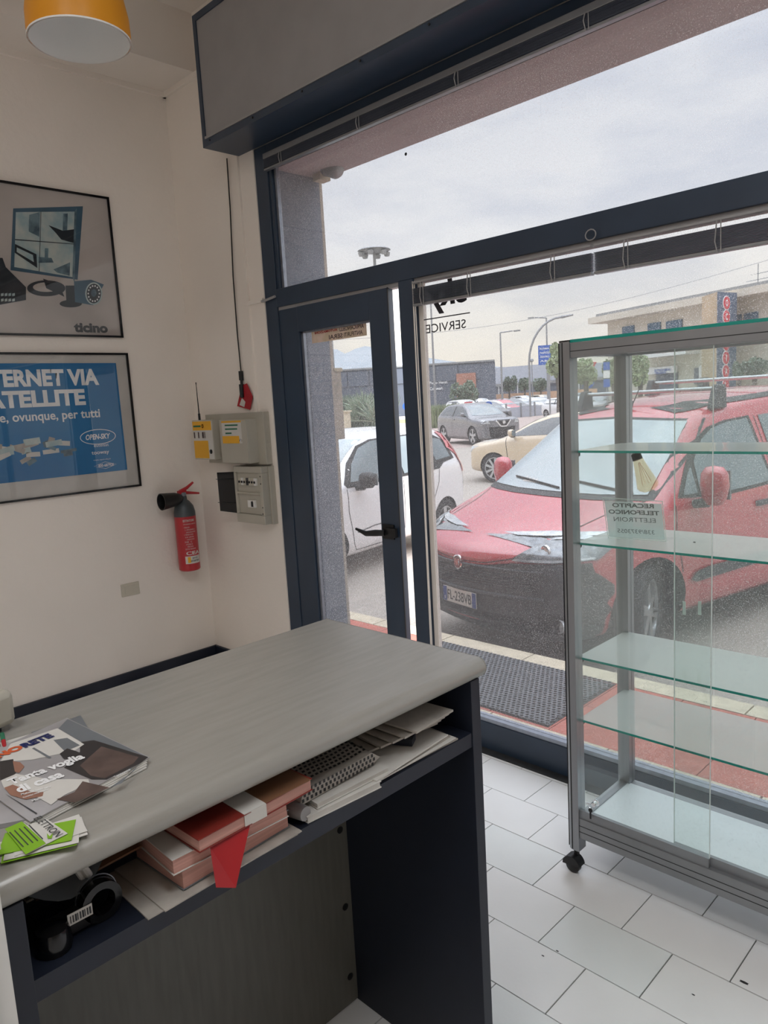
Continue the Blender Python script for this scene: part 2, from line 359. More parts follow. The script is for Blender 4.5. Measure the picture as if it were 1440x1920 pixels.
# ---- roller-shutter housing above the window
sb = thing('shutter_box', 'large grey roller shutter housing with navy edges above the shop window', 'shutter box', (-1, 2.33, 2.84))
box((-3.345, 2.232, 2.872), (2.4, 2.24, 3.42), 'front_panel', 'boxgrey', sb)
bars(((-3.372, 2.226, 2.84), (2.4, 2.244, 2.872)), ((-3.372, 2.226, 3.42), (2.4, 2.244, 3.45)), ((-3.372, 2.226, 2.872), (-3.345, 2.244, 3.42))).obj('edge_frame', 'navy', sb)
bars(((-3.372, 2.244, 2.84), (2.4, 2.439, 2.848)), ((-3.372, 2.244, 2.848), (-3.36, 2.439, 3.45)), ((-3.36, 2.244, 3.44), (2.4, 2.439, 3.45))).obj('casing', 'navy', sb)
B().box((-3.345, 2.222, 2.874), (2.4, 2.232, 2.886)).obj('bottom_rail', 'boxgrey', sb)
for i in range(9): B().lathe([(.005, 0), (.005, .004)], (-3.3+i*.36, 2.2215, 2.858), 8, Matrix(((1, 0, 0), (0, 0, 1), (0, -1, 0))).transposed()).obj('screw', 'black', sb)
B().box((-3.40, 2.28, 3.12), (-3.372, 2.36, 3.26)).obj('strap_plate', 'boxgrey', sb)

# ---- venetian blinds, drawn up
def blind(name, x0, x1, z1, n, th, y, label, tilt=0, top=.026, gap=.0, cols=('boxgrey', 'alu_flat'), cords=(), dz=0):
    t = thing(name, label, 'blind', ((x0+x1)/2, y, z1), 'raised venetian blinds')
    B().box((x0, y-.014, z1-top), (x1, y+.014, z1)).obj('headrail', cols[0], t, bevel=.002)
    s = B(); z = z1-top-gap
    for i in range(n):
        z -= th; o = random.uniform(-.0015, .0015)
        s.add([(x0, y-.0125+o, z+dz*i/n), (x1, y-.0125+o, z), (x1, y+.0125+o, z), (x0, y+.0125+o, z+dz*i/n), (x0, y-.0125+o, z+th*.45+dz*i/n), (x1, y-.0125+o, z+th*.45), (x1, y+.0125+o, z+th*.45), (x0, y+.0125+o, z+th*.45+dz*i/n)],
              [(3, 2, 1, 0), (4, 5, 6, 7), (0, 1, 5, 4), (1, 2, 6, 5), (2, 3, 7, 6), (3, 0, 4, 7)])
    s.obj('slats', 'slat', t, kind='stuff')
    B().box((x0, y-.012, z-.012), (x1, y+.012, z-.002)).obj('bottom_rail', cols[1], t, bevel=.002)
    for cx in cords:
        B().tube([(cx, y-.016, z1-top), (cx-.004, y-.019, z+.02), (cx+.003, y-.017, z-.014)], .0022, 6).tube([(cx+.012, y-.015, z1-top), (cx+.014, y-.018, z-.012)], .0018, 6).obj('ladder_cord', 'boxgrey', t)
    return t
M['slat'] = mat('dark_aluminium_slats', S(92, 98, 112), .35, .5, var=.1, scale=4)
blind('venetian_blind', -3.135, -.18, 2.785, 13, .0032, 2.425, 'pale raised venetian blind along the top of the upper pane', cols=('alu_flat', 'alu_flat'), cords=(-3.0, -2.45, -1.9, -1.35, -.8))
bl2 = blind('venetian_blind', -2.182, -1.345, 2.026, 15, .0042, 2.428, 'raised dark venetian blind directly right of the door, short one', top=.008, gap=.018, cords=(-2.13, -1.88, -1.5))
bl3 = blind('venetian_blind', -1.335, -.18, 2.026, 15, .0042, 2.428, 'raised dark venetian blind above the glass display cabinet', top=.008, gap=.018, cords=(-1.22, -.92))
B().tube([(-1.35+.02*math.cos(a), 2.425, 2.06+.018*math.sin(a*1.0)) for a in [i*.5 for i in range(14)]], .0022, 6).obj('coiled_cord', 'boxgrey', bl2)
B().tube([(-2.19, 2.43, 2.03), (-2.19, 2.428, 1.6), (-2.186, 2.432, 1.1), (-2.188, 2.43, .16)], .003, 6).tube([(-2.18, 2.43, 2.03), (-2.179, 2.43, 1.2), (-2.181, 2.432, .15)], .002, 6).obj('pull_cord', 'wall', bl2)

# ---- fill panels on the ceiling, added out of view to brighten the room
def fill_panel(x, y, label, watts):
    t = thing('added_fill_panel', label, 'added fill light', (x, y, ZC-.06), 'unseen fill panels added on the ceiling')
    bars(((x-.62, y-.32, ZC-.07), (x+.62, y-.29, ZC)), ((x-.62, y+.29, ZC-.07), (x+.62, y+.32, ZC)), ((x-.62, y-.29, ZC-.07), (x-.59, y+.29, ZC)), ((x+.59, y-.29, ZC-.07), (x+.62, y+.29, ZC))).obj('frame', 'white', t)
    M.setdefault('diffuser', mat('fill_diffuser', (.95, .97, 1.), .6, emit=1.5)); box((x-.59, y-.29, ZC-.03), (x+.59, y+.29, ZC-.02), 'diffuser', 'diffuser', t)
    L = bpy.data.lights.new('fill_light', 'AREA'); L.shape = 'RECTANGLE'; L.size = 1.16; L.size_y = .56; L.energy = watts; L.color = (.96, .98, 1.)
    lo = bpy.data.objects.new('fill_light', L); C.objects.link(lo); lo.parent = t; lo.location = (0, 0, .02)
fill_panel(-.65, -.60, 'added unseen fill panel above and behind the photographer', 20)
fill_panel(.30, .55, 'added unseen fill panel right of the photographer', 20)

# ================================================================== LEFT WALL
FL = frame((XL, 0, 0), (0, 1, 0), (0, 0, 1))        # u = y, v = z, w = +x
def PL(px, py, X=XL+.02): p = onx(px, py, X); return (p.y, p.z)
def poster(y0, y1, z0, z1, name, label):
    t = thing(name, label, 'poster', (XL, (y0+y1)/2, z0)); f = .011
    bars(((XL, y0, z0), (XL+.018, y0+f, z1)), ((XL, y1-f, z0), (XL+.018, y1, z1)), ((XL, y0+f, z0), (XL+.018, y1-f, z0+f)), ((XL, y0+f, z1-f), (XL+.018, y1-f, z1))).obj('frame', 'blackgl', t)
    box((XL+.0145, y0+f, z0+f), (XL+.016, y1-f, z1-f), 'cover_glass', 'posterglass', t)
    return t
FP = frame((XL+.010, 0, 0), (0, 1, 0), (0, 0, 1))
M['postgrey'] = mat('poster_warm_grey', S(196, 188, 182), .6, col2=S(176, 168, 162), scale=2.5)
M['bluegrey'] = mat('poster_blue_grey', S(58, 92, 112), .5, var=.1)
M['bluedark'] = mat('poster_dark', S(24, 34, 42), .5)
M['screen'] = mat('poster_screen_tone', S(150, 176, 182), .5, col2=S(190, 198, 192), scale=14)
M['screen2'] = mat('poster_screen_tone_dark', S(60, 84, 98), .5, col2=S(110, 136, 146), scale=20)
t = poster(.98, 2.025, 1.97, 2.722, 'cctv_poster', 'upper framed poster of a monitor and surveillance camera on the left wall')
sh = poly(FP, rect(.99, 1.98, 2.015, 2.712), 'print', 'postgrey', t, d=-.004, t=.003)
def pp(pts, m, d, name='picture', par=None): return poly(FP, pts, name, m, par or sh, d=d, t=.0004)
q = [(1.517, 2.600), (1.878, 2.658), (1.815, 2.268), (1.467, 2.296)]
q = [PL(26, 390), PL(157, 386), PL(147, 524), PL(21, 506)]
pp(q[::-1], 'bluegrey', 0)
s1 = [PL(31, 397), PL(141, 396), PL(137, 527-8), PL(28, 500)]
pp(s1[::-1], 'screen', .0006)
def bil(u, v, Q=s1): a, b, c, d = [np.array(x) for x in Q]; return tuple((a*(1-u)+b*u)*(1-v)+(d*(1-u)+c*u)*v)
pp([bil(0, .49), bil(1, .49), bil(1, .50), bil(0, .51)], 'bluedark', .0012); pp([bil(.41, 0), bil(.42, 0), bil(.42, 1), bil(.41, 1)], 'bluedark', .0012)
pp([bil(.55, .22), bil(.8, .30), bil(1, .27), bil(1, .48), bil(.78, .44), bil(.68, .34)], 'bluedark', .0016)
pp([bil(.8, .03), bil(.88, .03), bil(.88, .3), bil(.8, .3)], 'screen2', .0014)
pp([bil(.22, .05), bil(.4, .0), bil(.4, .42), bil(.22, .34)], 'screen2', .0014)
pp([bil(0, .58), bil(.36, .72), bil(.38, .95), bil(.0, .74)], 'bluedark', .0014); pp([bil(.03, .64), bil(.3, .74), bil(.32, .86), bil(.03, .72)], 'screen', .0018)
pp([bil(.4, .76), bil(.62, .75), bil(.66, .82), bil(.4, .86)], 'screen2', .0014); pp([bil(.5, .6), bil(.56, .6), bil(.56, .76), bil(.5, .76)], 'screen2', .0014)
pp([bil(.66, .93), bil(.95, .78), bil(.95, .99), bil(.72, .97)], 'screen2', .0014)
pp([PL(141, 396), PL(145, 390), PL(141, 530), PL(137, 519)], 'screen2', .001)
def ell(px, py, a, b, n=28, k=1.): 
    return [PL(px+a*k*math.cos(i*2*PI/n), py+b*k*math.sin(i*2*PI/n)) for i in range(n)][::-1]
pp(ell(88, 540, 36, 15), 'bluedark', .0004); pp(ell(88, 538, 25, 9), 'postgrey', .0009)
pp([PL(82, 522), PL(112, 532), PL(122, 556), PL(88, 540)][::-1], 'bluedark', .0012)
pp([PL(140, 527), PL(172, 524), PL(196, 533), PL(176, 572), PL(142, 566)][::-1], 'bluegrey', .0014); pp(ell(177, 550, 16, 21), 'screen', .0018)
pp(ell(177, 550, 13.5, 18.5), 'bluedark', .0022); pp(ell(177, 549, 5, 7), 'screen2', .0026)
for i in range(14): pp(ell(177+10.5*math.cos(i*PI/7), 550+14.5*math.sin(i*PI/7), 1.5, 1.8, 8), 'inkw', .0026)
pp(ell(134, 569, 21, 7), 'bluedark', .0012); pp([PL(124, 535), PL(142, 535), PL(146, 570), PL(126, 570)][::-1], 'bluedark', .0013)
pp([PL(-60, 480), PL(6, 483), PL(12, 500), PL(34, 522), PL(50, 538), PL(50, 562), PL(-60, 582)][::-1], 'bluedark', .0005)
for i in range(4):
    for j in range(2): pp([PL(3+7*i, 550+10*j), PL(8+7*i, 549+10*j), PL(8+7*i, 554+10*j), PL(3+7*i, 555+10*j)][::-1], 'screen', .001)
text('ticino', FP, 1.752, 1.994, 'ink', sh, h=.050, w=.188, bold=.05, d=.001)
# satellite poster
t = poster(.99, 2.040, 1.130, 1.886, 'satellite_poster', 'lower framed blue satellite internet poster on the left wall')
M['mount'] = mat('poster_mount_grey', S(196, 192, 186), .6); M['blue'] = mat('poster_blue', S(28, 106, 160), .5, col2=S(40, 120, 172), scale=2)
mt_ = poly(FP, rect(1.0, 1.14, 2.03, 1.876), 'mount', 'mount', t, d=-.004, t=.003)
bl = poly(FP, rect(1.045, 1.232, 1.966, 1.831), 'print', 'blue', t, d=0, t=.001)
text('INTERNET VIA', FP, 1.857, 1.712, 'inkw', bl, h=.088, w=.665, bold=.045, d=.0015, align='RIGHT')
text('SATELLITE', FP, 1.770, 1.606, 'inkw', bl, h=.088, w=.56, bold=.045, d=.0015, align='RIGHT')
text('veloce, ovunque, per tutti', FP, 1.842, 1.522, 'inkw', bl, h=.062, w=.66, bold=.02, d=.0015, align='RIGHT')
def ring(F, cx, cz, a, b, w, name, m, par, d, n=32):
    o, u, v, wv = F; P = [o+u*(cx+(a+s*w)*math.cos(i*2*PI/n))+v*(cz+(b+s*w)*math.sin(i*2*PI/n))+wv*d for s in (0, 1) for i in range(n)]
    return B().add(P, [(i, (i+1) % n, (i+1) % n+n, i+n) for i in range(n)]).obj(name, m, par)
ring(FP, 1.817, 1.430, .098, .038, .004, 'logo_ring', 'inkw', bl, .0018)
text('OPEN-SKY', FP, 1.817, 1.416, 'inkw', bl, h=.030, w=.14, bold=.03, d=.0015, align='CENTER', shear=.2)
text('eutelsat', FP, 1.83, 1.375, 'inkw', bl, h=.018, w=.085, d=.0015, align='CENTER')
text('tooway', FP, 1.82, 1.328, 'inkw', bl, h=.024, w=.10, bold=.01, d=.0015, align='CENTER')
text('www.open-sky.it', FP, 1.825, 1.298, 'inkw', bl, h=.010, w=.10, d=.0015, align='CENTER')
text('800-687926', FP, 1.845, 1.262, 'inkw', bl, h=.017, w=.09, bold=.02, d=.0015, align='CENTER')
ring(FP, 1.84, 1.270, .064, .018, .002, 'logo_ring', 'inkw', bl, .0018, 4)
rnd = random.Random(3)
for (cx, cz, k) in ((1.30, 1.40, 7), (1.42, 1.41, 5), (1.58, 1.40, 6), (1.44, 1.35, 3), (1.66, 1.36, 2)):
    for i in range(k):
        a = rnd.uniform(-.5, .5); w_, h_ = rnd.uniform(.015, .045), rnd.uniform(.008, .02); x_, z_ = cx+rnd.uniform(-.05, .05), cz+rnd.uniform(-.03, .03)
        P = [(x_+dx*math.cos(a)-dz*math.sin(a), z_+dx*math.sin(a)+dz*math.cos(a)) for dx, dz in ((-w_, -h_), (w_, -h_), (w_, h_), (-w_, h_))]
        poly(FP, P, 'picture', rnd.choice(['paper', 'screen', 'screen2', 'paper2']), bl, d=.001+.0003*i, t=.0002)
# blank socket plate
bp_ = thing('blank_socket_plate', 'small cream blanking plate on the left wall below the extinguisher', 'socket plate', (XL, 1.91, .54))
box((XL, 1.855, .505), (XL+.008, 1.965, .578), 'plate', 'cream', bp_, bevel=.002); box((XL+.008, 1.875, .52), (XL+.010, 1.945, .563), 'insert', 'cream', bp_)

# ---- fire extinguisher
ft = thing('fire_extinguisher', 'red CO2 fire extinguisher with black horn on the left wall', 'fire extinguisher', (-3.965, 2.265, .596))
R_ = .063; ox, oy = -3.965, 2.265
cyl = B().lathe([(R_-.006, .596), (R_, .603), (R_, .925)], (ox, oy, 0), 36).obj('cylinder', 'red', ft, smooth=40)
B().lathe([(R_, .925), (R_*.99, .95), (R_*.86, .985), (R_*.55, 1.012), (.022, 1.022), (.02, 1.045)], (ox, oy, 0), 36, cap=False).obj('shoulder', mat('dull_grey_shoulder', S(78, 84, 88), .45, .4), ft, smooth=60)
B().lathe([(.018, 1.04), (.020, 1.05), (.020, 1.065), (.012, 1.068)], (ox, oy, 0), 16).obj('valve', 'steel', ft, smooth=30)
hv = B(); hv.box((ox-.012, oy-.03, 1.058), (ox+.012, oy+.02, 1.078)); hv.tube([(ox, oy-.02, 1.072), (ox, oy+.03, 1.09), (ox, oy+.075, 1.118)], [.011, .010, .007], 8); hv.tube([(ox, oy, 1.064), (ox, oy+.05, 1.058), (ox, oy+.11, 1.048)], [.010, .009, .006], 8)
hv.obj('handle', 'red', ft, smooth=40)
# horn: pointing along -y
RX = Matrix(((0, 0, 0), (1, 0, 0), (0, 1, 0)))
axh = Matrix((Vector((1, 0, 0)), Vector((0, 0, 1)), Vector((0, -1, -.04)).normalized())).transposed()
B().lathe([(.012, .01), (.030, .03), (.040, .06), (.047, .12), (.050, .15), (.045, .15), (.038, .07)], (ox+.01, oy-.0, 1.035), 24, axh).obj('horn', 'black', ft, smooth=50)
FE = None
def wrap(y0, y1, z0, z1, name, m, par, r=R_+.0006, n=10, ang0=None):
    b = B(); v = []; 
    for i in range(n+1):
        a = y0+(y1-y0)*i/n
        v += [(ox+r*math.cos(a), oy+r*math.sin(a), z0), (ox+r*math.cos(a), oy+r*math.sin(a), z1)]
    return b.add(v, [(2*i, 2*i+2, 2*i+3, 2*i+1) for i in range(n)]).obj(name, m, par)
# text on the cylinder: flattened lettering bent round it
def bend(o, yref=oy, r=R_+.0009):
    for v in o.data.vertices:
        a = (v.co.y-yref)/R_; v.co.x = ox+r*math.cos(a); v.co.y = oy+r*math.sin(a)
FB = frame((ox+R_, 0, 0), (0, 1, 0), (0, 0, 1))
A0 = -.62
def et(s, dy, z, h, w, m='paper', bold=0): o = text(s, FB, oy+dy*R_, z, m, cyl, h=h, w=w, bold=bold); bend(o); return o
et('ESTINTORE', -.75, .895, .014, .07, bold=.02); et('2 KG ANIDRIDE CARBONICA', -.75, .878, .007, .08)
for i, s in enumerate(['1 - TOGLIERE LA SPINA', '2 - IMPUGNARE LA', '    LANCIA EROGATRICE', '3 - PREMERE A FONDO', '    LA LEVA', 'CLASSI DI FUOCO', '34B  C', 'UTILIZZABILE SU', 'APPARECCHIATURE', 'SOTTO TENSIONE']):
    et(s, -.75+.1*(i % 3), .858-i*.0145, .008, .035+.004*((i*7) % 8))
et('CEA', -.72, .695, .022, .09, bold=.03)
lab = wrap(-.85, .75, .642, .688, 'label', 'paper', cyl); wrap(-.62, -.35, .648, .684, 'label_mark', 'yellow', lab, r=R_+.0012, n=4)
et('ESTINTORI', -.35, .652, .011, .055, 'ink', .03); et('SERVICE', -.2, .670, .009, .035, 'ink', .02)

# ================================================================== FRONT WALL, left of the door
FF = frame((0, YW, 0), (1, 0, 0), (0, 0, 1))        # w = -y (towards the room)
def FY(y): return frame((0, y, 0), (1, 0, 0), (0, 0, 1))
at_ = thing('alarm_panel', 'beige alarm control panel with yellow label beside the door', 'alarm panel', (-3.45, YW, 1.23))
bx = B().box((-3.62, 2.335, 1.242), (-3.352, 2.425, 1.482)).obj('housing', 'greyabs', at_, bevel=.004)
B().box((-3.86, 2.40, 1.232), (-3.287, YW, 1.516)).obj('back_box', 'greyabs', at_, bevel=.003)
k = B()
for i in range(6): k.lathe([(.011, 0), (.011, .0012), (.009, .0012), (.009, 0)], (-3.287, 2.42, 1.275+.04*i), 14, Matrix(((0, 0, 1), (1, 0, 0), (0, 1, 0))), cap=False)
k.obj('knockout_rings', 'greyabs', at_, kind='stuff')
F1 = FY(2.335)
lb = poly(F1, rect(-3.592, 1.352, -3.372, 1.476), 'label_plate', 'paper', bx)
poly(F1, rect(-3.592, 1.466, -3.372, 1.476), 'label_strip', 'yellow', lb, d=.0014); poly(F1, rect(-3.592, 1.352, -3.43, 1.393), 'label_strip', 'yellow', lb, d=.0014)
for z, w_ in ((1.452, .125), (1.431, .118), (1.408, .06)): poly(F1, rect(-3.56, z-.004, -3.56+w_, z+.004), 'led_row', 'green_ink', lb, d=.0014)
text('UNI 8C', F1, -3.575, 1.366, 'ink', lb, h=.012, w=.03, bold=.02); text('LOGITEL', F1, -3.52, 1.362, 'ink', lb, h=.007, w=.045)
B().lathe([(.009, 0), (.009, .008), (.004, .010)], (-3.413, 2.335, 1.368), 14, Matrix(((1, 0, 0), (0, 0, -1), (0, 1, 0)))).obj('key_switch', 'chrome', bx)
B().box((-3.40, 2.331, 1.25), (-3.352, 2.335, 1.475)).obj('cover_edge', 'greyabs', bx)
gm = thing('phone_dialler', 'small alarm dialler with orange label and upright aerial in the corner', 'alarm dialler', (-3.80, YW, 1.25))
gh = B().box((-3.905, 2.335, 1.258), (-3.69, 2.40, 1.487)).obj('housing', 'greyabs', gm, bevel=.003)
poly(F1, rect(-3.900, 1.262, -3.694, 1.483), 'label_plate', 'paper', gh)
poly(F1, rect(-3.898, 1.428, -3.70, 1.480), 'label_strip', 'yellow', gh, d=.0014); poly(F1, rect(-3.898, 1.266, -3.745, 1.368), 'label_strip', 'yellow', gh, d=.0014)
poly(F1, rect(-3.888, 1.447, -3.81, 1.457), 'led_row', 'green_ink', gh, d=.002)
ring(F1, -3.79, 1.452, .006, .006, .006, 'emblem', 'redink', gh, .002, 16)
for i in range(3): poly(F1, rect(-3.89+.045*i, 1.383, -3.878+.045*i, 1.418), 'bar', 'brn', gh, d=.002)
for i in range(6): poly(F1, rect(-3.80, 1.384+.006*i, -3.765, 1.387+.006*i), 'bar', 'brn', gh, d=.002)
text('GSM', F1, -3.875, 1.303, 'ink', gh, h=.010, w=.035, bold=.03); text('DIALER', F1, -3.875, 1.290, 'ink', gh, h=.008, w=.04, bold=.02)
B().lathe([(.013, 0), (.013, .004), (.006, .006)], (-3.722, 2.335, 1.305), 16, Matrix(((1, 0, 0), (0, 0, -1), (0, 1, 0)))).obj('lock', 'black', gh)
B().tube([(-3.866, 2.365, 1.487), (-3.866, 2.365, 1.525)], .007, 10).tube([(-3.866, 2.365, 1.52), (-3.868, 2.364, 1.70)], [.0035, .002], 8).tube([(-3.868, 2.364, 1.695), (-3.868, 2.364, 1.706)], .003, 8).obj('aerial', 'rubber', gm)
# electric board with smoked door swung open
eb = thing('fuse_board', 'beige electric fuse board with smoked door hanging open below the alarm panel', 'fuse board', (-3.40, YW, .90))
F2 = FY(2.36)
eh = bars(((-3.555, 2.405, .902), (-3.278, YW, 1.222)), ((-3.555, 2.36, .905), (-3.29, 2.405, .955)), ((-3.555, 2.36, 1.188), (-3.29, 2.405, 1.222)), ((-3.555, 2.36, .955), (-3.535, 2.405, 1.188)), ((-3.318, 2.36, .955), (-3.29, 2.405, 1.188)), ((-3.535, 2.36, 1.068), (-3.318, 2.405, 1.078))).obj('housing', 'greyabs', eb, bevel=.003)
b1 = box((-3.535, 2.372, .957), (-3.318, 2.384, 1.068), 'blanking_cover', 'greyabs', eb); box((-3.535, 2.372, 1.078), (-3.318, 2.384, 1.188), 'blanking_cover', 'greyabs', eb)
for i in range(7):
    o_ = B().box((-3.515+.024*i, 2.362, 1.118), (-3.494+.024*i, 2.378, 1.158)).obj('breaker', ('cream', 'white', 'cream', 'ink', 'cream', 'cream', 'white')[i], eb)
    B().box((-3.509+.024*i, 2.356, 1.130), (-3.500+.024*i, 2.362, 1.142)).obj('lever', 'black', o_)
o_ = B().box((-3.44, 2.360, .995), (-3.375, 2.378, 1.035)).obj('breaker', 'white', eb); B().box((-3.40, 2.354, 1.0), (-3.389, 2.36, 1.03)).obj('lever', 'black', o_)
b = B()
for x_, z_ in ((-3.303, 1.17), (-3.303, 1.13), (-3.30, 1.0), (-3.303, .965)): b.lathe([(.004, 0), (.004, .001)], (x_, 2.3595, z_), 8, Matrix(((1, 0, 0), (0, 0, -1), (0, 1, 0))))
b.obj('screws', 'black', eb)
M['smoke'] = glass('smoked_plastic', (.16, .17, .19), refl=.8, rough=.1)
sd = B().add([(-3.553, 2.36, .955), (-3.553, 2.36, 1.19), (-3.685, 2.335, 1.185), (-3.685, 2.335, .962), (-3.553, 2.364, .955), (-3.553, 2.364, 1.19), (-3.685, 2.339, 1.185), (-3.685, 2.339, .962)], [(0, 1, 2, 3), (7, 6, 5, 4), (0, 3, 7, 4), (1, 5, 6, 2), (2, 6, 7, 3), (0, 4, 5, 1)]).obj('smoked_door', 'smoke', eb)
B().box((-3.695, 2.33, 1.145), (-3.555, 2.334, 1.148)).box((-3.695, 2.33, 1.01), (-3.555, 2.334, 1.013)).obj('door_rib', 'black', sd)
# conduit, cable, red tag
cn = B().box((-3.40, YW-.012, 1.516), (-3.375, YW, 2.10)).box((-3.41, YW-.012, 2.10), (-3.375, YW, 2.84)).obj('cable_trunking', 'wall', label='vertical cable trunking painted wall colour above the alarm panel', cat='cable trunking')
B().box((-3.41, YW-.014, 2.085), (-3.25, YW, 2.105)).obj('cross_piece', 'wall', cn)
B().tube([(-3.262, 2.432, 2.09), (-3.23, 2.425, 2.088), (-3.20, 2.428, 2.092), (-3.15, 2.435, 2.10)], .007, 8).obj('latch', 'boxgrey', label='small grey latch lever on the door frame beside the trunking', cat='latch', smooth=40)
cb = B().tube([(-3.46, 2.425, 2.85), (-3.475, 2.43, 2.6), (-3.50, 2.43, 2.25), (-3.505, 2.43, 1.95), (-3.50, 2.43, 1.735)], .0035, 8).obj('hanging_cable', 'black', label='thin black cable hanging from the shutter box', cat='cable')
B().tube([(-3.50, 2.428, 1.745), (-3.50, 2.428, 1.695)], .013, 10).tube([(-3.50, 2.428, 1.70), (-3.497, 2.424, 1.66)], .008, 8).tube([(-3.497, 2.424, 1.672), (-3.495, 2.42, 1.60)], [.015, .012], 10).obj('connector', 'black', cb, smooth=40)
rt = tag(B().prism([(-3.56, 1.555), (-3.44, 1.53), (-3.405, 1.60), (-3.45, 1.675), (-3.50, 1.665)], .012, .014, FY(YW)).obj('red_tag', 'redink'), 'folded red and white tag hanging by the black connector', 'tag')
B().prism([(-3.535, 1.56), (-3.49, 1.546), (-3.475, 1.575), (-3.505, 1.60)], .0145, .015, FY(YW)).obj('white_panel', 'paper', rt)

# ================================================================== PENDANT LAMP over the counter
lc = Vector((-2.395, 1.165, 2.70)); r0 = .152
lp = thing('pendant_lamp', 'mustard dome pendant lamp with white inside, hanging over the counter', 'lamp', lc)
prof = [(r0, 0), (r0*1.01, .02), (r0*1.0, .07), (r0*.93, .13), (r0*.78, .18), (r0*.5, .22), (r0*.22, .235)]
B().lathe(prof, lc, 48, cap=False).obj('shade', 'orange', lp, smooth=60)
B().lathe([(r-.003, h) for r, h in prof[:-1]]+[(0.02, .222)], lc, 48, cap=False).obj('shade_lining', 'lampwhite', lp, smooth=60)
B().lathe([(r0+.0015, -.003), (r0+.002, .002), (r0-.004, .003), (r0-.004, -.003)], lc, 48, cap=False).obj('rim', 'lampwhite', lp, smooth=40)
B().lathe([(.034, .23), (.034, .28), (.012, .30)], lc, 20).obj('cap', 'orange', lp, smooth=40)
B().tube([lc+Vector((0, 0, .29)), lc+Vector((0, 0, ZC-lc.z))], .003, 6).obj('cord', 'black', lp)
B().lathe([(.02, .205), (.022, .15)], lc, 16).obj('socket', 'white', lp)
# ================================================================== COUNTER
ct = thing('counter', 'grey laminate counter with navy sides and an open shelf below the top', 'counter', (-1.12, .68, 0))
XF, XBk, YA, YE = -.895, -1.392, .2175, 1.160
# worktop with bull-nosed front
prof2 = [(XBk, .962), (XF-.02, .962)]+[(XF-.02+.02*math.sin(a), .982-.02*math.cos(a)) for a in [i*PI/10 for i in range(1, 10)]]+[(XF-.02, 1.002), (XBk, 1.002)]
FC = frame((0, 0, 0), (1, 0, 0), (0, 0, 1))      # w = -y
top = B().prism(prof2, -YE, -YA, FC).obj('worktop', 'lamin', ct, smooth=50, bevel=.0015)
B().prism([(x, z) for x, z in prof2], -YE-.001, -YE, FC).obj('edge_band', 'lamin', top)
box((-1.375, 1.12, 0), (-.905, 1.148, .962), 'side_panel', 'navydark', ct, bevel=.001)
box((-1.375, .222, 0), (-.905, .252, .962), 'side_panel', 'navydark', ct, bevel=.001)
sh_ = box((-1.36, .252, .822), (-.908, 1.12, .852), 'shelf', 'navydark', ct)
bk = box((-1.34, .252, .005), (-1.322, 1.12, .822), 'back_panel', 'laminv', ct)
box((-1.362, .252, .852), (-1.352, 1.12, .962), 'upper_back_panel', 'navydark', ct)
for z in (.486, .276, .72, .08):
    B().lathe([(.009, 0), (.009, .0015)], (-1.322, 1.098, z), 14, Matrix(((0, 0, 1), (1, 0, 0), (0, 1, 0)))).obj('screw_cap', 'black', bk)
# neighbouring cream end board, left edge of the picture
eb2 = thing('end_board', 'upright pale board standing against the left end of the counter', 'board', (-.95, .2, 0))
box((-1.38, .200, 0), (-.872, .216, 1.04), 'board', 'cream', eb2); box((-.874, .197, 0), (-.868, .219, 1.04), 'edge_strip', 'white', eb2)
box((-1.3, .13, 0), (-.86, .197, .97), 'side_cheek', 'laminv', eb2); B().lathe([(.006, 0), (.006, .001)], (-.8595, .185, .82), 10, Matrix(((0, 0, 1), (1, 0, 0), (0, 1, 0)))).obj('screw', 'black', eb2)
box((-1.0, .20, 1.04), (-.90, .235, 1.055), 'crumpled_tape', 'paper', eb2)

# flat printed things: quad given by four points on a plane at height z
def sheet(pts, z, th, name, m, par=None, **k):
    n = len(pts); P = [(x, y, z) for x, y in pts]+[(x, y, z+th) for x, y in pts]
    return B().add(P, [tuple(range(n-1, -1, -1)), tuple(range(n, 2*n))]+[(i, (i+1) % n, (i+1) % n+n, i+n) for i in range(n)]).obj(name, m, par, **k)
def PZ(px, py, z=1.002): p = onz(px, py, z); return (p.x, p.y)
# pile: magazines + cards
M['magcover'] = mat('dim_photo_cover', S(150, 146, 146), .38, col2=S(176, 174, 176), scale=6)
M['magdark'] = mat('cover_dark', S(52, 48, 48), .4); M['magbrown'] = mat('cover_brown', S(92, 76, 70), .4, var=.2, scale=30)
M['skin'] = mat('cover_skin', S(150, 108, 90), .5); M['maggrey'] = mat('cover_grey', S(112, 116, 120), .4)
m0 = sheet([PZ(*p) for p in ((152, 1346), (174, 1385), (100, 1415), (60, 1378))], 1.0025, .0045, 'magazine', 'maggrey', label='grey-blue magazine peeping out from under the cover magazine', cat='magazine', group=None)
mz = 1.012
mag = thing('magazine', 'magazine reading Tanta voglia di casa lying on the counter', 'magazine', (-1.15, .4, 1.002))
A, Bq, Cq, Dq = PZ(128, 1346, mz), PZ(281, 1442, mz), PZ(57, 1542, mz), None
A = PZ(126, 1346, mz); Bq = PZ(281, 1420, mz); Cq = PZ(57, 1541, mz); ax, ay = A; Dq = (A[0]+Cq[0]-Bq[0], A[1]+Cq[1]-Bq[1])
pg = B()
for i in range(4):
    o = .0022*i
    P2 = [(A[0], A[1]), (Bq[0]+.012-o*1.5, Bq[1]-.012+o), (Cq[0]+.004-o, Cq[1]-.003+o), Dq]
    n = 4; z0 = 1.003+.002*i
    pg.add([(x, y, z0) for x, y in P2]+[(x, y, z0+.0016) for x, y in P2], [(3, 2, 1, 0), (4, 5, 6, 7), (0, 1, 5, 4), (1, 2, 6, 5), (2, 3, 7, 6), (3, 0, 4, 7)])
pg.obj('pages', 'paper', mag)
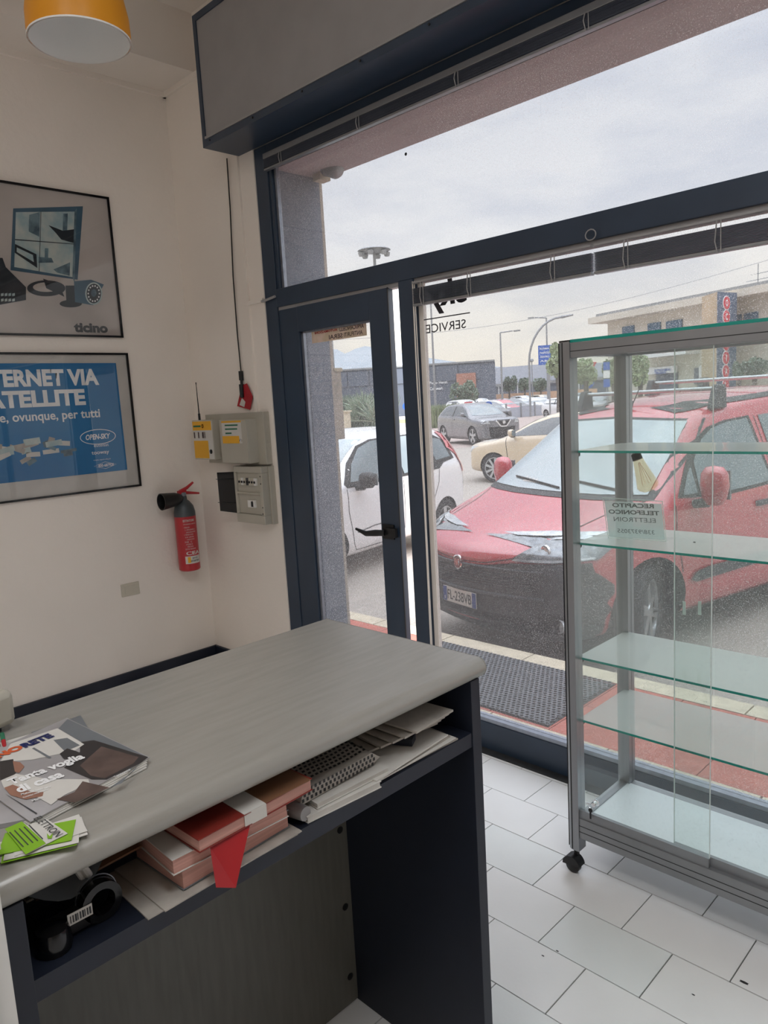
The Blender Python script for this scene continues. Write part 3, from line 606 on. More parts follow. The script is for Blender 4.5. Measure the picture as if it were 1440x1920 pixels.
cv = sheet([A, Bq, Cq, Dq], mz-.001, .001, 'cover', 'magcover', mag)
# cover frame: u along the text (left to right), v up
mo = Vector((Dq[0], Dq[1], mz)); 
def CV(u, v): # u: 0 left..1 right (D->A top edge... ), v: 0 top..1 bottom
    D_, A_, B_, C_ = [Vector((*q, mz)) for q in (Dq, A, Bq, Cq)]
    return (D_*(1-u)+A_*u)*(1-v)+(C_*(1-u)+B_*u)*v
def cvpoly(pts, m, d=.0003, name='picture'):
    return B().add([tuple(CV(*p)+Vector((0, 0, d))) for p in pts], [tuple(range(len(pts)))]).obj(name, m, cv)
def cpx(px, py):   # picture detail measured on the cover plane
    p = onz(px, py, mz); A_, B_, C_, D_ = Vector(A), Vector(Bq), Vector(Cq), Vector(Dq); q = Vector((p.x, p.y))-D_; e1 = A_-D_; e2 = C_-D_
    det = e1.x*e2.y-e1.y*e2.x; return ((q.x*e2.y-q.y*e2.x)/det, (e1.x*q.y-e1.y*q.x)/det)
def cpoly(pts, m, d): return cvpoly([cpx(*p) for p in pts], m, d)
cpoly([(128, 1349), (278, 1420), (240, 1446), (160, 1395), (110, 1366), (126, 1349)], 'maggrey', .0003)
cpoly([(150, 1392), (176, 1388), (278, 1420), (262, 1432), (200, 1462), (172, 1462), (120, 1440), (150, 1410)], 'magdark', .0004)
cpoly([(190, 1400), (260, 1420), (250, 1432), (196, 1460), (170, 1455), (150, 1436)], 'magbrown', .0005)
cpoly([(108, 1366), (158, 1396), (140, 1408), (60, 1425), (0, 1430), (20, 1395)], 'paper', .0005)
cpoly([(60, 1404), (64, 1402), (97, 1421), (92, 1423)], 'maggrey', .0006); cpoly([(100, 1388), (126, 1384), (150, 1398), (122, 1410)], 'maggrey', .0006)
cpoly([(112, 1414), (126, 1404), (140, 1408), (150, 1412), (140, 1424), (120, 1424)], 'magdark', .0007)
cpoly([(0, 1428), (25, 1424), (30, 1450), (18, 1462), (0, 1464)], 'magdark', .0007); cpoly([(24, 1428), (38, 1430), (46, 1438), (36, 1450), (28, 1448)], 'skin', .0008)
cpoly([(2, 1464), (30, 1452), (70, 1458), (90, 1462), (166, 1462), (168, 1470), (120, 1492), (96, 1510), (60, 1490), (8, 1480)], 'paper', .0008)
cpoly([(8, 1478), (24, 1472), (60, 1486), (82, 1486), (80, 1494), (48, 1500), (20, 1492)], 'skin', .0009)
cpoly([(155, 1466), (206, 1478), (140, 1506), (106, 1500), (140, 1486)], 'magbrown', .001)
cpoly([(206, 1478), (252, 1446), (262, 1432), (236, 1460), (228, 1470)], 'maggrey', .001)
cpoly([(9, 1489), (70, 1526), (68, 1528), (16, 1494)], 'ink', .0012)
e_u = (Vector((*A, 0))-Vector((*Dq, 0))); e_u.normalize(); e_v = Vector((0, 0, 1)).cross(e_u)
def ctext(s, px, py, px2, py2, h, m, bold=0, al='LEFT'):
    p = onz(px, py, mz+.001); q = onz(px2, py2, mz+.001); u = (q-p); w_ = u.length; u.normalize(); v = Vector((0, 0, 1)).cross(u)
    return text(s, (p, u, v, Vector((0, 0, 1))), 0, 0, m, cv, h=h, w=w_, bold=bold, d=.0006)
M['navyink'] = mat('navy_ink', S(32, 40, 92), .5); M['orangeink'] = mat('orange_ink', S(206, 92, 50), .5)
ctext('RETE', 48, 1403, 103, 1381, .022, 'navyink', .06); ctext('TECNO', -62, 1447, 47, 1403, .022, 'orangeink', .06)
ctext('Tanta voglia', 24, 1476, 164, 1424, .030, 'inkw', .04); ctext('di casa', 36, 1488, 122, 1456, .026, 'inkw', .04)
ctext('Mutuatia tasso zero', 40, 1492, 96, 1476, .006, 'inkw', .02); ctext('Contattaci senza impegno', 44, 1498, 92, 1482, .006, 'inkw', .02)
ctext('Mutui', 62, 1504, 82, 1496, .006, 'inkw', .02); ctext('Tecnorete', 216, 1459, 246, 1444, .006, 'inkw', .01)
# cards pile
M['lime'] = mat('lime_green_card', S(132, 182, 40), .5, var=.03)
cards = []
def card(c, ang, z, face, name='business_card', w=.085, hgt=.05):
    u = Vector((math.cos(ang), math.sin(ang), 0)); v = Vector((-u.y, u.x, 0)); c = Vector((c[0], c[1], z))
    return sheet([(c+u*a+v*b).to_2d() for a, b in ((-w/2, -hgt/2), (w/2, -hgt/2), (w/2, hgt/2), (-w/2, hgt/2))], z, .0006, name, face)
cc = onz(75, 1570, 1.01); ca = onz(125, 1548, 1.01)-onz(25, 1577, 1.01); cang = math.atan2(ca.y, ca.x)
for i in range(9):
    o = card((cc.x+random.uniform(-.006, .010), cc.y+random.uniform(-.004, .012)), cang+random.uniform(-.3, .12), 1.0025+.0009*i, 'paper' if i % 4 else 'lime')
    tag(o, ['green', 'white', 'white', 'white'][i % 4]+' business card, '+['lowest', 'second', 'third', 'fourth', 'fifth', 'sixth', 'seventh', 'eighth', 'ninth'][i]+' from the bottom of the pile on the counter', 'business card', 'business cards in the pile on the counter')
ti = thing('business_card', 'topmost green and white ELETTROIN business card by the magazine', 'business card', (cc.x, cc.y, 1.011))
# top card from its measured corners
q = [PZ(6+14, 1557, 1.0115), PZ(88, 1536, 1.0115), PZ(127, 1563, 1.0115), PZ(48, 1602, 1.0115)]
tc_ = sheet(q, 1.0112, .0007, 'card', 'paper', ti)
q4 = [PZ(9, 1554, 1.0124), PZ(41, 1540, 1.0124), PZ(86, 1581, 1.0124), PZ(48, 1602, 1.0124)]
sheet(q4, 1.0122, .0002, 'green_field', 'lime', tc_)
def ptext(s, a, b, h, m, par, bold=0, z=1.0126):
    p = onz(*a, z); q_ = onz(*b, z); u = (q_-p); w_ = u.length; u.normalize(); v = Vector((0, 0, 1)).cross(u)
    return text(s, (p, u, v, Vector((0, 0, 1))), 0, 0, m, par, h=h, w=w_, bold=bold, d=.0004)
ptext('ELETTROIN', (62, 1536), (104, 1570), .010, 'ink', tc_)
B().add([tuple(onz(*p, 1.013)) for p in ((88, 1562), (93, 1568), (99, 1562), (97, 1572), (89, 1572))], [(0, 1, 2, 3, 4)]).obj('leaf_mark', 'lime', tc_)
for i in range(5): 
    a_, b_ = (18+9*i, 1560-3.4*i), (44+9*i, 1588-3.8*i); p, q_ = onz(*a_, 1.0128), onz(*b_, 1.0128); d_ = (q_-p).cross(Vector((0, 0, 1))).normalized()*.0007
    B().add([tuple(p-d_), tuple(p+d_), tuple(q_+d_), tuple(q_-d_)], [(0, 1, 2, 3)]).obj('print_line', 'ink', tc_)
mm = sheet([PZ(*p) for p in ((-20, 1503), (36, 1508), (70, 1541), (-10, 1556))], 1.0025, .006, 'magazine', 'magcover', label='pale magazine half hidden below the cards and cover magazine', cat='magazine')
# beige device and pencil at the left edge
dv = thing('beige_device', 'rounded beige plastic device with a pencil in front, at the far left of the counter', 'device', (-1.34, .30, 1.002))
dp = onz(-40, 1372, 1.03)
dc = onz(-45, 1392, 1.002)
B().box((dc.x-.10, dc.y-.06, 1.012), (dc.x+.02, dc.y+.055, 1.075), rz=.3).obj('housing', 'greyabs', dv, bevel=.012, smooth=50)
B().box((dc.x-.08, dc.y-.04, 1.002), (dc.x, dc.y+.035, 1.014), rz=.3).obj('foot', 'black', dv)
pa, pb = onz(4, 1376, 1.02), onz(9, 1402, 1.010)
pn = thing('pencil', 'short green and red pencil standing by the beige device', 'pencil', pb)
B().tube([pa, (pa+pb)/2], .0035, 8).obj('green_end', 'green_ink', pn); B().tube([(pa+pb)/2, pb], [.0035, .003], 8).obj('red_end', 'redink', pn)
tag(sheet([PZ(*p) for p in ((0, 1394), (55, 1378), (52, 1384), (4, 1404))], 1.0025, .0008, 'paper_sheet', 'paper'), 'white printed sheet sticking out behind the magazine', 'paper')

# ---- things on the counter shelf (z = .852)
SZ = .8526
def stack(x0, x1, y0, y1, z, n, th, name, ms, label, cat, group=None, ang=0, jit=.006, cover=None):
    for i in range(n):
        a = ang+random.uniform(-.05, .05); dx, dy = random.uniform(-jit, jit), random.uniform(-jit, jit)
        o = B().box((x0+dx, y0+dy, z), (x1+dx, y1+dy, z+th), rz=a).obj(name, ms[i % len(ms)])
        tag(o, label, cat, group); z += th+.0006
    return z
M['pinkpages'] = mat('pink_page_edges', S(196, 148, 136), .8, var=.1, scale=3, stretch=(1, 1, 90))
M['bookred'] = mat('directory_red', S(124, 40, 32), .45); M['brightred'] = mat('red_cover_back', S(160, 16, 22), .5)
M['bookbrown'] = mat('directory_brown', S(120, 84, 60), .5)
def book(x0, x1, y0, y1, z, th, label, cover, pages='pinkpages', ang=0, spine=None, name='phone_book'):
    t = thing(name, label, 'phone book', ((x0+x1)/2, (y0+y1)/2, z))
    R = ang; pv = ((x0+x1)/2, (y0+y1)/2, z+th/2)
    B().box((x0+.002, y0+.002, z+.0012), (x1-.002, y1-.002, z+th-.0012), rz=R, piv=pv).obj('pages', pages, t)
    cvr = B().box((x0, y0, z+th-.0012), (x1, y1, z+th), rz=R, piv=pv).box((x0, y0, z), (x1, y1, z+.0012), rz=R, piv=pv).obj('cover', cover, t)
    return t, cvr
book(-1.13, -.915, .455, .655, SZ+.006, .030, 'lower thick phone book with pink pages on the shelf', 'maggrey', ang=.05)
b2, c2 = book(-1.12, -.905, .450, .650, SZ+.037, .024, 'pink-edged phone book second in the pile on the shelf', 'paper', ang=-.03)
b3, c3 = book(-1.13, -.893, .475, .690, SZ+.063, .020, 'top red-covered phone book with a white band on the shelf', 'bookred', ang=.04)
B().box((-1.12, .56, SZ+.0832), (-.893, .60, SZ+.0838)).box((-.8935, .56, SZ+.063), (-.8925, .60, SZ+.0838)).obj('paper_band', 'paper', b3)
B().box((-1.12, .60, SZ+.0832), (-.894, .69, SZ+.0837)).obj('cover_photo', 'bookbrown', b3)
B().tube([(-.99+.018*math.cos(a), .645+.03*math.sin(a), SZ+.084) for a in [i*2*PI/16 for i in range(15)]], .0018, 5).tube([(-.975, .66, SZ+.084), (-.96, .70, SZ+.084)], .004, 5).obj('glasses_picture', 'magdark', b3)
F3 = frame((-.93, .485, SZ+.0832), (0, 1, 0), (-1, 0, 0))
text('Utet', F3, .0, .02, 'skin', c3, h=.035, w=.05, bold=.02)
B().add([(-.895, .50, SZ+.062), (-.895, .57, SZ+.062), (-.86, .515, SZ+.004), (-.862, .485, SZ+.020)], [(0, 1, 2, 3)]).obj('hanging_cover', 'brightred', b3)
for i, (a, b_) in enumerate(((.40, .66), (.42, .665))):
    tag(B().box((-1.12, a, SZ+.0025*i), (-.900+.004*i, b_, SZ+.0025*i+.002), rz=.02*i).obj('folded_newspaper', 'paper2'), ('lower' if i == 0 else 'upper')+' folded newsprint sheet lying under the pink phone books', 'newspaper', 'newsprint under the phone books')
# papers to the right
for i in range(4):
    tag(B().box((-1.20, .86-.01*i, SZ+.004*i), (-.915+.004*(i % 2), 1.085-.012*i, SZ+.004*i+.003), rz=.04*(i-1)).obj('paper_stack', 'paper' if i % 2 else 'paper2'), ['grey brochure at the bottom', 'white brochure second from bottom', 'grey brochure third from bottom', 'white brochure on top'][i]+' of the pile right on the counter shelf', 'brochure', 'brochures at the right end of the counter shelf')
b4, c4 = book(-1.15, -.905, .70, .86, SZ, .012, 'thin white catalogue beside the phone books', 'paper', 'paper', name='catalogue', ang=-.08)
b5, c5 = book(-1.15, -.912, .72, .885, SZ+.013, .010, 'upper thin white catalogue with a sky logo sheet on it', 'paper', 'paper', name='catalogue', ang=-.04)
text('sky', frame((-.945, .83, SZ+.0235), (0, 1, 0), (-1, 0, 0)), 0, 0, 'brn', b5, h=.012, w=.03, bold=.03)
hd = B(); rr = random.Random(5)
sf = tag(B().prism([(.69, SZ+.024), (.86, SZ+.03), (.88, SZ+.036), (.86, SZ+.052), (.70, SZ+.046)], -.16, .0, frame((-.93, 0, 0), (0, 1, 0), (0, 0, 1))).obj('paper_bag', 'paper2'), 'crumpled bag with a black houndstooth pattern on the shelf', 'bag')
sf.matrix_world = Matrix.Identity(4)
b = B()
for i in range(16):
    for j in range(11):
        y = .70+i*.0102+(j % 2)*.004; x = -.945-.012*j; z = SZ+.0525+.006*math.sin(i*.5)*.2-(0 if i > 1 else .004)
        b.add([(x, y, z), (x, y+.006, z), (x-.006, y+.008, z), (x-.006, y+.002, z)], [(0, 1, 2, 3)])
for i in range(18):
    for j in range(3):
        y = .695+i*.0095+(j % 2)*.0045; z = SZ+.028+.008*j
        b.add([(-.929, y, z), (-.929, y+.0048, z), (-.929, y+.0048, z+.006), (-.929, y, z+.006)], [(0, 1, 2, 3)])
b.obj('houndstooth_print', 'black', sf, kind='stuff')
for i in range(5):
    tag(B().box((-1.20, .90+.01*i, SZ+.030+.008*i), (-.955+.012*i, 1.075-.004*i, SZ+.034+.008*i), rz=.05*i-.12).obj('newspaper', 'paper2'), ['lowest', 'second lowest', 'middle', 'second highest', 'topmost'][i]+' folded newspaper in the untidy pile under the counter top', 'newspaper', 'newspapers at the right end of the counter shelf')
tag(B().box((-.985, .965, SZ+.016), (-.945, .995, SZ+.029), rz=.5).obj('dark_clip', 'navydark'), 'small dark blue clip lying between the newspapers', 'clip')
tag(B().tube([(-1.06, .68, SZ+.0165), (-.96, .685, SZ+.0165), (-.915, .69, SZ+.0165)], [.014, .016, .012], 12).obj('eyeglass_case', 'boxgrey', smooth=60), 'grey rounded case between the phone books and catalogues', 'case')
# left, dark compartment
for i in range(5):
    tag(B().box((-1.30, .275+.004*i, SZ+.004*i+.03), (-1.03+.01*i, .46-.006*i, SZ+.004*i+.033), rz=.03*i-.05).obj('old_magazine', ('magbrown', 'magdark', 'paper2', 'magbrown', 'bookbrown')[i]), ['lowest brown', 'second lowest black', 'pale middle', 'second highest brown', 'topmost tan'][i]+' magazine in the dim pile at the back left of the shelf', 'magazine', 'magazines at the back left of the counter shelf')
tag(B().box((-1.30, .27, SZ), (-1.04, .47, SZ+.028)).obj('black_box', 'navydark'), 'low dark box under the dim magazines on the shelf', 'box')
cvs = B(); P = []
for i in range(9):
    a = i/8; P.append((-.99+.03*math.sin(a*3), .265+.12*a, SZ+.075-.03*math.sin(a*PI*.9)))
v = [p for p in P]+[(x-.08, y+.01, z+.012) for x, y, z in P]
tag(B().add(v, [(i, i+1, i+10, i+9) for i in range(8)]).obj('curled_sheet', 'maggrey', smooth=60), 'curled blue-grey sheet drooping at the left of the shelf', 'paper')
tp = thing('tape_gun', 'black tape dispenser with a barcode label on the shelf', 'tape dispenser', (-.95, .335, SZ))
AXR = Matrix(((0, 0, 1), (1, 0, 0), (0, 1, 0)))
B().lathe([(.018, -.010), (.028, -.010), (.028, .010), (.018, .010), (.018, -.010)], (-.955, .36, SZ+.028), 28, AXR, cap=False).obj('roll', 'blackgl', tp, smooth=40)
B().lathe([(.0282, -.0105), (.0295, -.0105), (.0295, -.009), (.0282, -.009)], (-.955, .36, SZ+.0296), 28, AXR, cap=False).obj('rim', 'steel', tp)
B().box((-.97, .29, SZ+.004), (-.945, .345, SZ+.03)).obj('handle', 'black', tp, bevel=.004)
lb2 = B().box((-.9445, .312, SZ+.020), (-.9435, .345, SZ+.036)).obj('barcode_label', 'paper', tp)
b = B()
for i in range(9): b.box((-.9434, .315+.0032*i, SZ+.023), (-.9430, .3162+.0032*i+.0006*(i % 3), SZ+.033))
b.obj('bars', 'ink', lb2)
B().tube([(-.985, .345, SZ+.07), (-.985, .353, SZ+.05)], .005, 8).tube([(-.98, .352, SZ+.072), (-.98, .36, SZ+.052)], .005, 8).obj('white_tabs', 'white', tp)
tag(B().lathe([(.022, 0), (.024, .01), (.020, .03), (.008, .034)], (-.945, .292, SZ), 16).obj('glass_knob', 'blackgl', smooth=50), 'dark round knob lying left of the tape dispenser', 'knob')

# ================================================================== GLASS DISPLAY CABINET
cx0, cx1, cy0, cy1, ctp = -1.188, -.41, 1.928, 2.312, 1.672
dc_ = thing('display_cabinet', 'aluminium and glass display cabinet on castors in front of the window', 'display cabinet', (-.8, 2.12, 0))
def post(x, y, sx, sy, nm='post'):
    r = .021; P = []
    # quarter-round outer corner
    for i in range(7): a = PI/2*i/6; P.append((x-sx*0+sx*(-r+.0)+0, 0)) if False else None
    pr = [(x-sx*r, y+sy*r), (x+sx*r*.0+sx*r, y+sy*r)] if False else None
    o = Vector((x, y, 0)); pts = [(-r*sx, r*sy), (-r*sx, -r*sy*.2)]
    pts = []
    for i in range(9): a = PI/2*i/8; pts.append((sx*(r-2*r*(1-math.cos(a))*0)-0, 0)) if False else None
    # outline: inner corner square, outer corner rounded (outer = +sx,+sy side)
    out = [(-sx*r, -sy*r), (sx*r*.35, -sy*r)]
    for i in range(9):
        a = -PI/2+PI/2*i/8*1.0
        out.append((sx*(r*.35-.0+ (r*.65)*math.cos(a)), sy*(-r*.35*0 + (r*1.0)*(math.sin(a)+0)*1.0)) if False else (sx*(r*.0+r*math.cos(PI/2*(1-i/8))), sy*(r*math.sin(PI/2*(1-i/8)))))
    out = [(-sx*r, -sy*r), (-sx*r, sy*r)]+[(sx*r*math.sin(PI/2*i/8), sy*r*math.cos(PI/2*i/8)) for i in range(9)]+[(sx*r, -sy*r)]
    F = frame((x, y, 0), (1, 0, 0), (0, 1, 0))
    b = B().prism(out, .082, ctp, F).obj(nm, 'alu', dc_, smooth=30)
    g = B()
    g.box((x-r*.2, y+sy*r-.0008 if sy > 0 else y-r-.0006, .085), (x-r*.2+.0035, y+sy*r+.0006 if sy > 0 else y-r+.0008, ctp-.002))
    g.box((x+sx*r-.0006, y-r*.5, .085), (x+sx*r+.0006, y-r*.5+.0035, ctp-.002))
    g.obj('groove', 'rubber', b)
    B().prism([(a*1.03, c*1.03) for a, c in out], ctp, ctp+.004, F).obj('cap', 'black', b)
    # castor
    w = B().lathe([(.0, -.011), (.020, -.011), (.024, -.008), (.024, .008), (.020, .011), (0, .011)], (x-.005, y-.012, .0245), 22, Matrix(((1, 0, 0), (0, 0, 1), (0, 1, 0))), cap=False)
    cs = w.obj('castor', 'black', dc_, smooth=40)
    B().tube([(x, y, .05), (x, y, .083)], .009, 10).add(*arcplate(x-.005, y-.012)).obj('castor_fork', 'black', cs, smooth=40)
    return b
def arcplate(x, y):
    v = []; f = []
    n = 10
    for i in range(n+1):
        a = PI*.02+PI*1.0*i/n
        for yy in (-.018, .018): v.append((x+.030*math.cos(a), y+yy, .030+.030*math.sin(a)))
    f = [(2*i, 2*i+1, 2*i+3, 2*i+2) for i in range(n)]
    for yy in (0, 1): f.append(tuple(2*i+yy for i in range(n+1)))
    return v, f
r = .021
for x, sx in ((cx0+r, -1), (cx1-r, 1)):
    for y, sy in ((cy0+r, -1), (cy1-r, 1)): post(x, y, sx, sy)
def beam_x(y0, y1, z0, z1, nm, grooves=()):
    o = B().box((cx0+2*r, y0, z0), (cx1-2*r, y1, z1)).obj(nm, 'alu_flat', dc_, bevel=.0012)
    if grooves:
        b = B()
        for z in grooves: b.box((cx0+2*r, y0-.0005, z), (cx1-2*r, y0+.002, z+.0022))
        b.obj('groove', 'rubber', o)
    return o
beam_x(cy0+.004, cy0+.034, .128, .196, 'bottom_rail', (.150, .170)); beam_x(cy1-.034, cy1-.004, .128, .168, 'bottom_rail')
beam_x(cy0+.004, cy0+.034, 1.625, 1.668, 'top_rail', (1.643,)); beam_x(cy1-.034, cy1-.004, 1.633, 1.668, 'top_rail')
for x0_, x1_ in ((cx0+.004, cx0+.034), (cx1-.034, cx1-.004)):
    B().box((x0_, cy0+2*r, .128), (x1_, cy1-2*r, .172)).obj('bottom_rail', 'alu_flat', dc_); B().box((x0_, cy0+2*r, 1.633), (x1_, cy1-2*r, 1.668)).obj('top_rail', 'alu_flat', dc_)
M['deck'] = mat('white_melamine_deck', S(226, 232, 236), .3, var=.02, scale=4)
box((cx0+.034, cy0+.030, .150), (cx1-.034, cy1-.034, .168), 'deck', 'deck', dc_)
# glass: top, left, right, back, two sliding doors
tg = box((cx0+.02, cy0+.006, 1.6705), (cx1-.02, cy1-.006, 1.6715), 'top_glass', 'cabglass', dc_)
B().box((cx0+2*r, cy0+.004, 1.6685), (cx1-2*r, cy0+.0065, 1.677)).box((cx0+.004, cy0+2*r, 1.6685), (cx0+.0065, cy1-2*r, 1.677)).box((cx0+2*r, cy1-.0065, 1.6685), (cx1-2*r, cy1-.004, 1.677)).obj('top_glass_edge', 'teal', dc_)
for x in (cx0+.020, cx1-.024): B().box((x, cy0+2*r, .172), (x+.004, cy1-2*r, 1.633)).obj('side_glass', 'cabglass', dc_)
B().box((cx0+2*r, cy1-.022, .168), (cx1-2*r, cy1-.018, 1.633)).obj('back_glass', 'cabglass', dc_)
M['gedge'] = mat('pale_glass_edge', S(214, 226, 224), .2)
for (a, b_, y) in ((cx0+2*r, -.745, cy0+.012), (-.850, cx1-2*r, cy0+.024)):
    d = B().box((a, y, .222), (b_, y+.004, 1.628)).obj('sliding_door', 'cabglass', dc_)
    ex_ = b_ if a < -1 else a
    B().box((ex_-.0008, y-.0002, .222), (ex_+.0008, y+.0042, 1.628)).obj('glass_edge', 'gedge', d)
    B().box((a, y-.004, .196), (b_, y+.008, .224)).obj('door_rail', 'alu_flat', d)
# shelves with green edges, on pegs
for i, z in enumerate((1.350, 1.072, .710, .506)):
    s = B().box((cx0+.026, cy0+.040, z), (cx1-.026, cy1-.034, z+.005)).obj('glass_shelf', 'shelfglass', dc_)
    B().box((cx0+.026, cy0+.0385, z-.0008), (cx1-.026, cy0+.0398, z+.0058)).obj('shelf_edge', 'teal', s)
    for y in (cy0+.052, cy1-.05):
        B().lathe([(.006, 0), (.006, .014)], (cx0+.024, y, z-.0068), 10, Matrix(((0, 0, 1), (1, 0, 0), (0, 1, 0)))).obj('shelf_peg', 'black', s)
# cabinet lock with key
lk = thing('cabinet_lock', 'small chrome barrel lock on the sliding door with keys', 'lock', (-1.09, 1.93, .25))
AY = Matrix(((1, 0, 0), (0, 0, -1), (0, 1, 0)))
B().lathe([(.010, 0), (.010, .003), (.008, .003), (.008, .018), (.0065, .020)], (-1.088, cy0+.010, .268), 18, AY).obj('barrel', 'chrome', lk, smooth=40)
kr = thing('key_ring', 'dark key hanging on a ring from the cabinet lock', 'key', (-1.105, 1.92, .25))
B().tube([(-1.103+.007*math.cos(a), cy0+.002, .254+.007*math.sin(a)) for a in [i*2*PI/14 for i in range(15)]], .0008, 6).obj('ring', 'chrome', kr)
B().lathe([(.007, 0), (.007, .0018)], (-1.104, cy0+.002, .240), 16, AY).box((-1.1065, cy0-.0005, .212), (-1.1015, cy0+.0015, .236)).obj('key', 'black', kr)
B().box((-1.118, cy0-.001, .259), (-1.104, cy0+.001, .264), rz=.2).obj('second_key', 'chrome', kr)
# filament bulb hanging from the top shelf, tilted
bu = thing('filament_bulb', 'large tilted filament bulb with black cap hanging below the top glass shelf', 'light bulb', (-1.00, 2.12, 1.27))
pa, pb = ony(1191, 849, 2.12), ony(1219, 921, 2.12); axv = (pb-pa).normalized(); L_ = (pb-pa).length
q1 = axv.orthogonal().normalized(); q2 = axv.cross(q1); AB = Matrix((q1, q2, axv)).transposed()
M['amber'] = glass('amber_bulb_glass', (.96, .88, .72), refl=1.6, base_dust=.16, dustcol=(.84, .72, .52))
k = L_/.118
B().lathe([(.0135*k, .018*k), (.016*k, .03*k), (.022*k, .06*k), (.029*k, .092*k), (.031*k, .100*k), (.026*k, .109*k), (.014*k, .117*k), (.001, .118*k)], pa, 32, AB).obj('bulb_glass', 'amber', bu, smooth=70)
B().lathe([(.009*k, 0), (.0135*k, .003*k), (.0145*k, .02*k), (.013*k, .022*k)], pa, 20, AB).obj('cap', 'black', bu, smooth=40)
fb = B(); 
for i in range(8):
    a = 2*PI*i/8; o1 = q1*math.cos(a)+q2*math.sin(a); fb.tube([pa+axv*.03*k+o1*.003, pa+axv*.095*k+o1*.014*k], .00028, 4)
M['fil'] = mat('copper_filament', S(190, 110, 60), .4, .6)
fb.obj('filament', 'fil', bu); B().tube([pa+axv*.002, Vector((pa.x, 2.12, 1.349))+Vector((0.004, 0, 0)), Vector((pa.x+.012, 2.12, 1.348)), pa+axv*.01*k+q1*.012], .0008, 6).obj('hanging_wire', 'black', bu)
# acrylic sign
sg = thing('acrylic_sign', 'acrylic stand with a paper notice reading RECAPITO TELEFONICO ELETTROIN on the second shelf', 'sign', (-1.02, 2.09, 1.078))
a0, a1 = Vector((-1.108, 2.070, 1.0785)), Vector((-.938, 2.100, 1.0785)); b0, b1 = Vector((-1.140, 2.10, 1.199)), Vector((-.950, 2.13, 1.197))
b0 = ony(1130, 933, 2.095); b1 = ony(1242, 940, 2.125)
uu = (a1-a0).normalized(); vv = ((b0-a0)+(b1-a1)).normalized(); nn = uu.cross(vv)
def quadslab(P, d0, d1): return [tuple(p+nn*d0) for p in P]+[tuple(p+nn*d1) for p in P]
QF = [(3, 2, 1, 0), (4, 5, 6, 7), (0, 1, 5, 4), (1, 2, 6, 5), (2, 3, 7, 6), (3, 0, 4, 7)]
ac = B().add(quadslab([a0, a1, b1, b0], 0, .0015), QF).obj('acrylic_plate', 'cabglass', sg)
ins = lambda p, q, s, t: (a0*(1-s)+a1*s)*(1-t)+(b0*(1-s)+b1*s)*t
B().add(quadslab([ins(0, 0, .02, .03), ins(0, 0, .98, .03), ins(0, 0, .98, .93), ins(0, 0, .02, .93)], -.0012, -.0008), QF).obj('paper_notice', 'signsheet', sg)
B().add([tuple(a0), tuple(a1), tuple(a1+Vector((.012, .055, .002))), tuple(a0+Vector((.012, .055, .002)))], [(0, 1, 2, 3)]).obj('foot_plate', 'cabglass', sg)
B().tube([a0, b0], .001, 4).tube([a1, b1], .001, 4).tube([b0, b1], .0012, 4).tube([a0, a1], .0012, 4).obj('bright_edges', 'gedge', sg)
FS2 = (ins(0, 0, 1, 0), -uu, vv, -nn)
hgt = (b0-a0).length; wid = (a1-a0).length
M['sgi'] = mat('sign_grey_print', S(84, 88, 88), .7)
for s_, y_, w_, h_, bo in (('RECAPITO', .765, .125, .0135, .03), ('TELEFONICO', .60, .152, .0135, .03), ('ELETTROIN', .42, .125, .0135, .0), ('338/9373055', .14, .110, .0125, .0)):
    text(s_, FS2, wid*.5, hgt*y_, 'sgi', sg, h=h_, w=w_, bold=bo, d=.0004, align='CENTER', name='notice_text')
# two strips of clear tape on the back glass
for px in (1283, 1312):
    p = ony(px, 1140, cy1-.0225); tag(B().box((p.x-.005, cy1-.0238, p.z-.022), (p.x+.005, cy1-.0228, p.z+.022)).obj('tape_strip', 'gedge'), ('left' if px < 1300 else 'right')+' one of two short strips of pale tape on the cabinet back glass', 'tape', 'tape strips on the cabinet glass')
# ================================================================== OUTSIDE: ground
gr = struct(box((-260, YO-.3, GZ-.3), (120, 300, GZ), 'ground', 'asphalt'))
sw = struct(box((-9, 2.505, GZ-.05), (6, 3.62, -.028), 'sidewalk', 'grout'))
for i in range(12):
    x = -4.6+.62*i+.01; B().box((x, 2.508, -.03), (x+.612, 2.775, -.004)).obj('threshold_stone', 'stone', sw)
    B().box((x-.3, 3.465, -.20), (x+.312, 3.60, -.004)).obj('kerb_stone', 'stone', sw)
for i in range(22):
    for j in range(2):
        x = -5.2+.34*i; B().box((x+.002, 2.779+.343*j, -.03), (x+.337, 3.119+.343*j, -.006+random.uniform(0, .0015))).obj('paving_tile', 'redpave', sw)
# rubber mat, honeycomb
mt2 = thing('door_mat', 'black honeycomb rubber mat outside the shop window', 'mat', (-2.4, 3.12, 0))
box((-3.02, 2.80, -.0045), (-1.812, 3.452, -.002), 'backing', 'black', mt2)
hx = B(); hs = .0165; 
for j in range(26):
    for i in range(42):
        cx = -3.0+i*hs*1.732+(j % 2)*hs*.866; cy = 2.815+j*hs*1.5
        if cx > -1.825 or cy > 3.445: continue
        v = []
        for rr_ in (hs*1.0, hs*.64):
            for k in range(6): a = PI/6+PI/3*k; v.append((cx+rr_*math.cos(a), cy+rr_*math.sin(a), .006))
        for k in range(6): a = PI/6+PI/3*k; v.append((cx+hs*.60*math.cos(a), cy+hs*.60*math.sin(a), -.002))
        hx.add(v, [(k, (k+1) % 6, (k+1) % 6+6, k+6) for k in range(6)]+[(k+6, (k+1) % 6+6, (k+1) % 6+12, k+12) for k in range(6)])
hx.obj('honeycomb', mat('grey_worn_rubber', S(98, 100, 104), .75, var=.12, scale=20), mt2, kind='stuff')
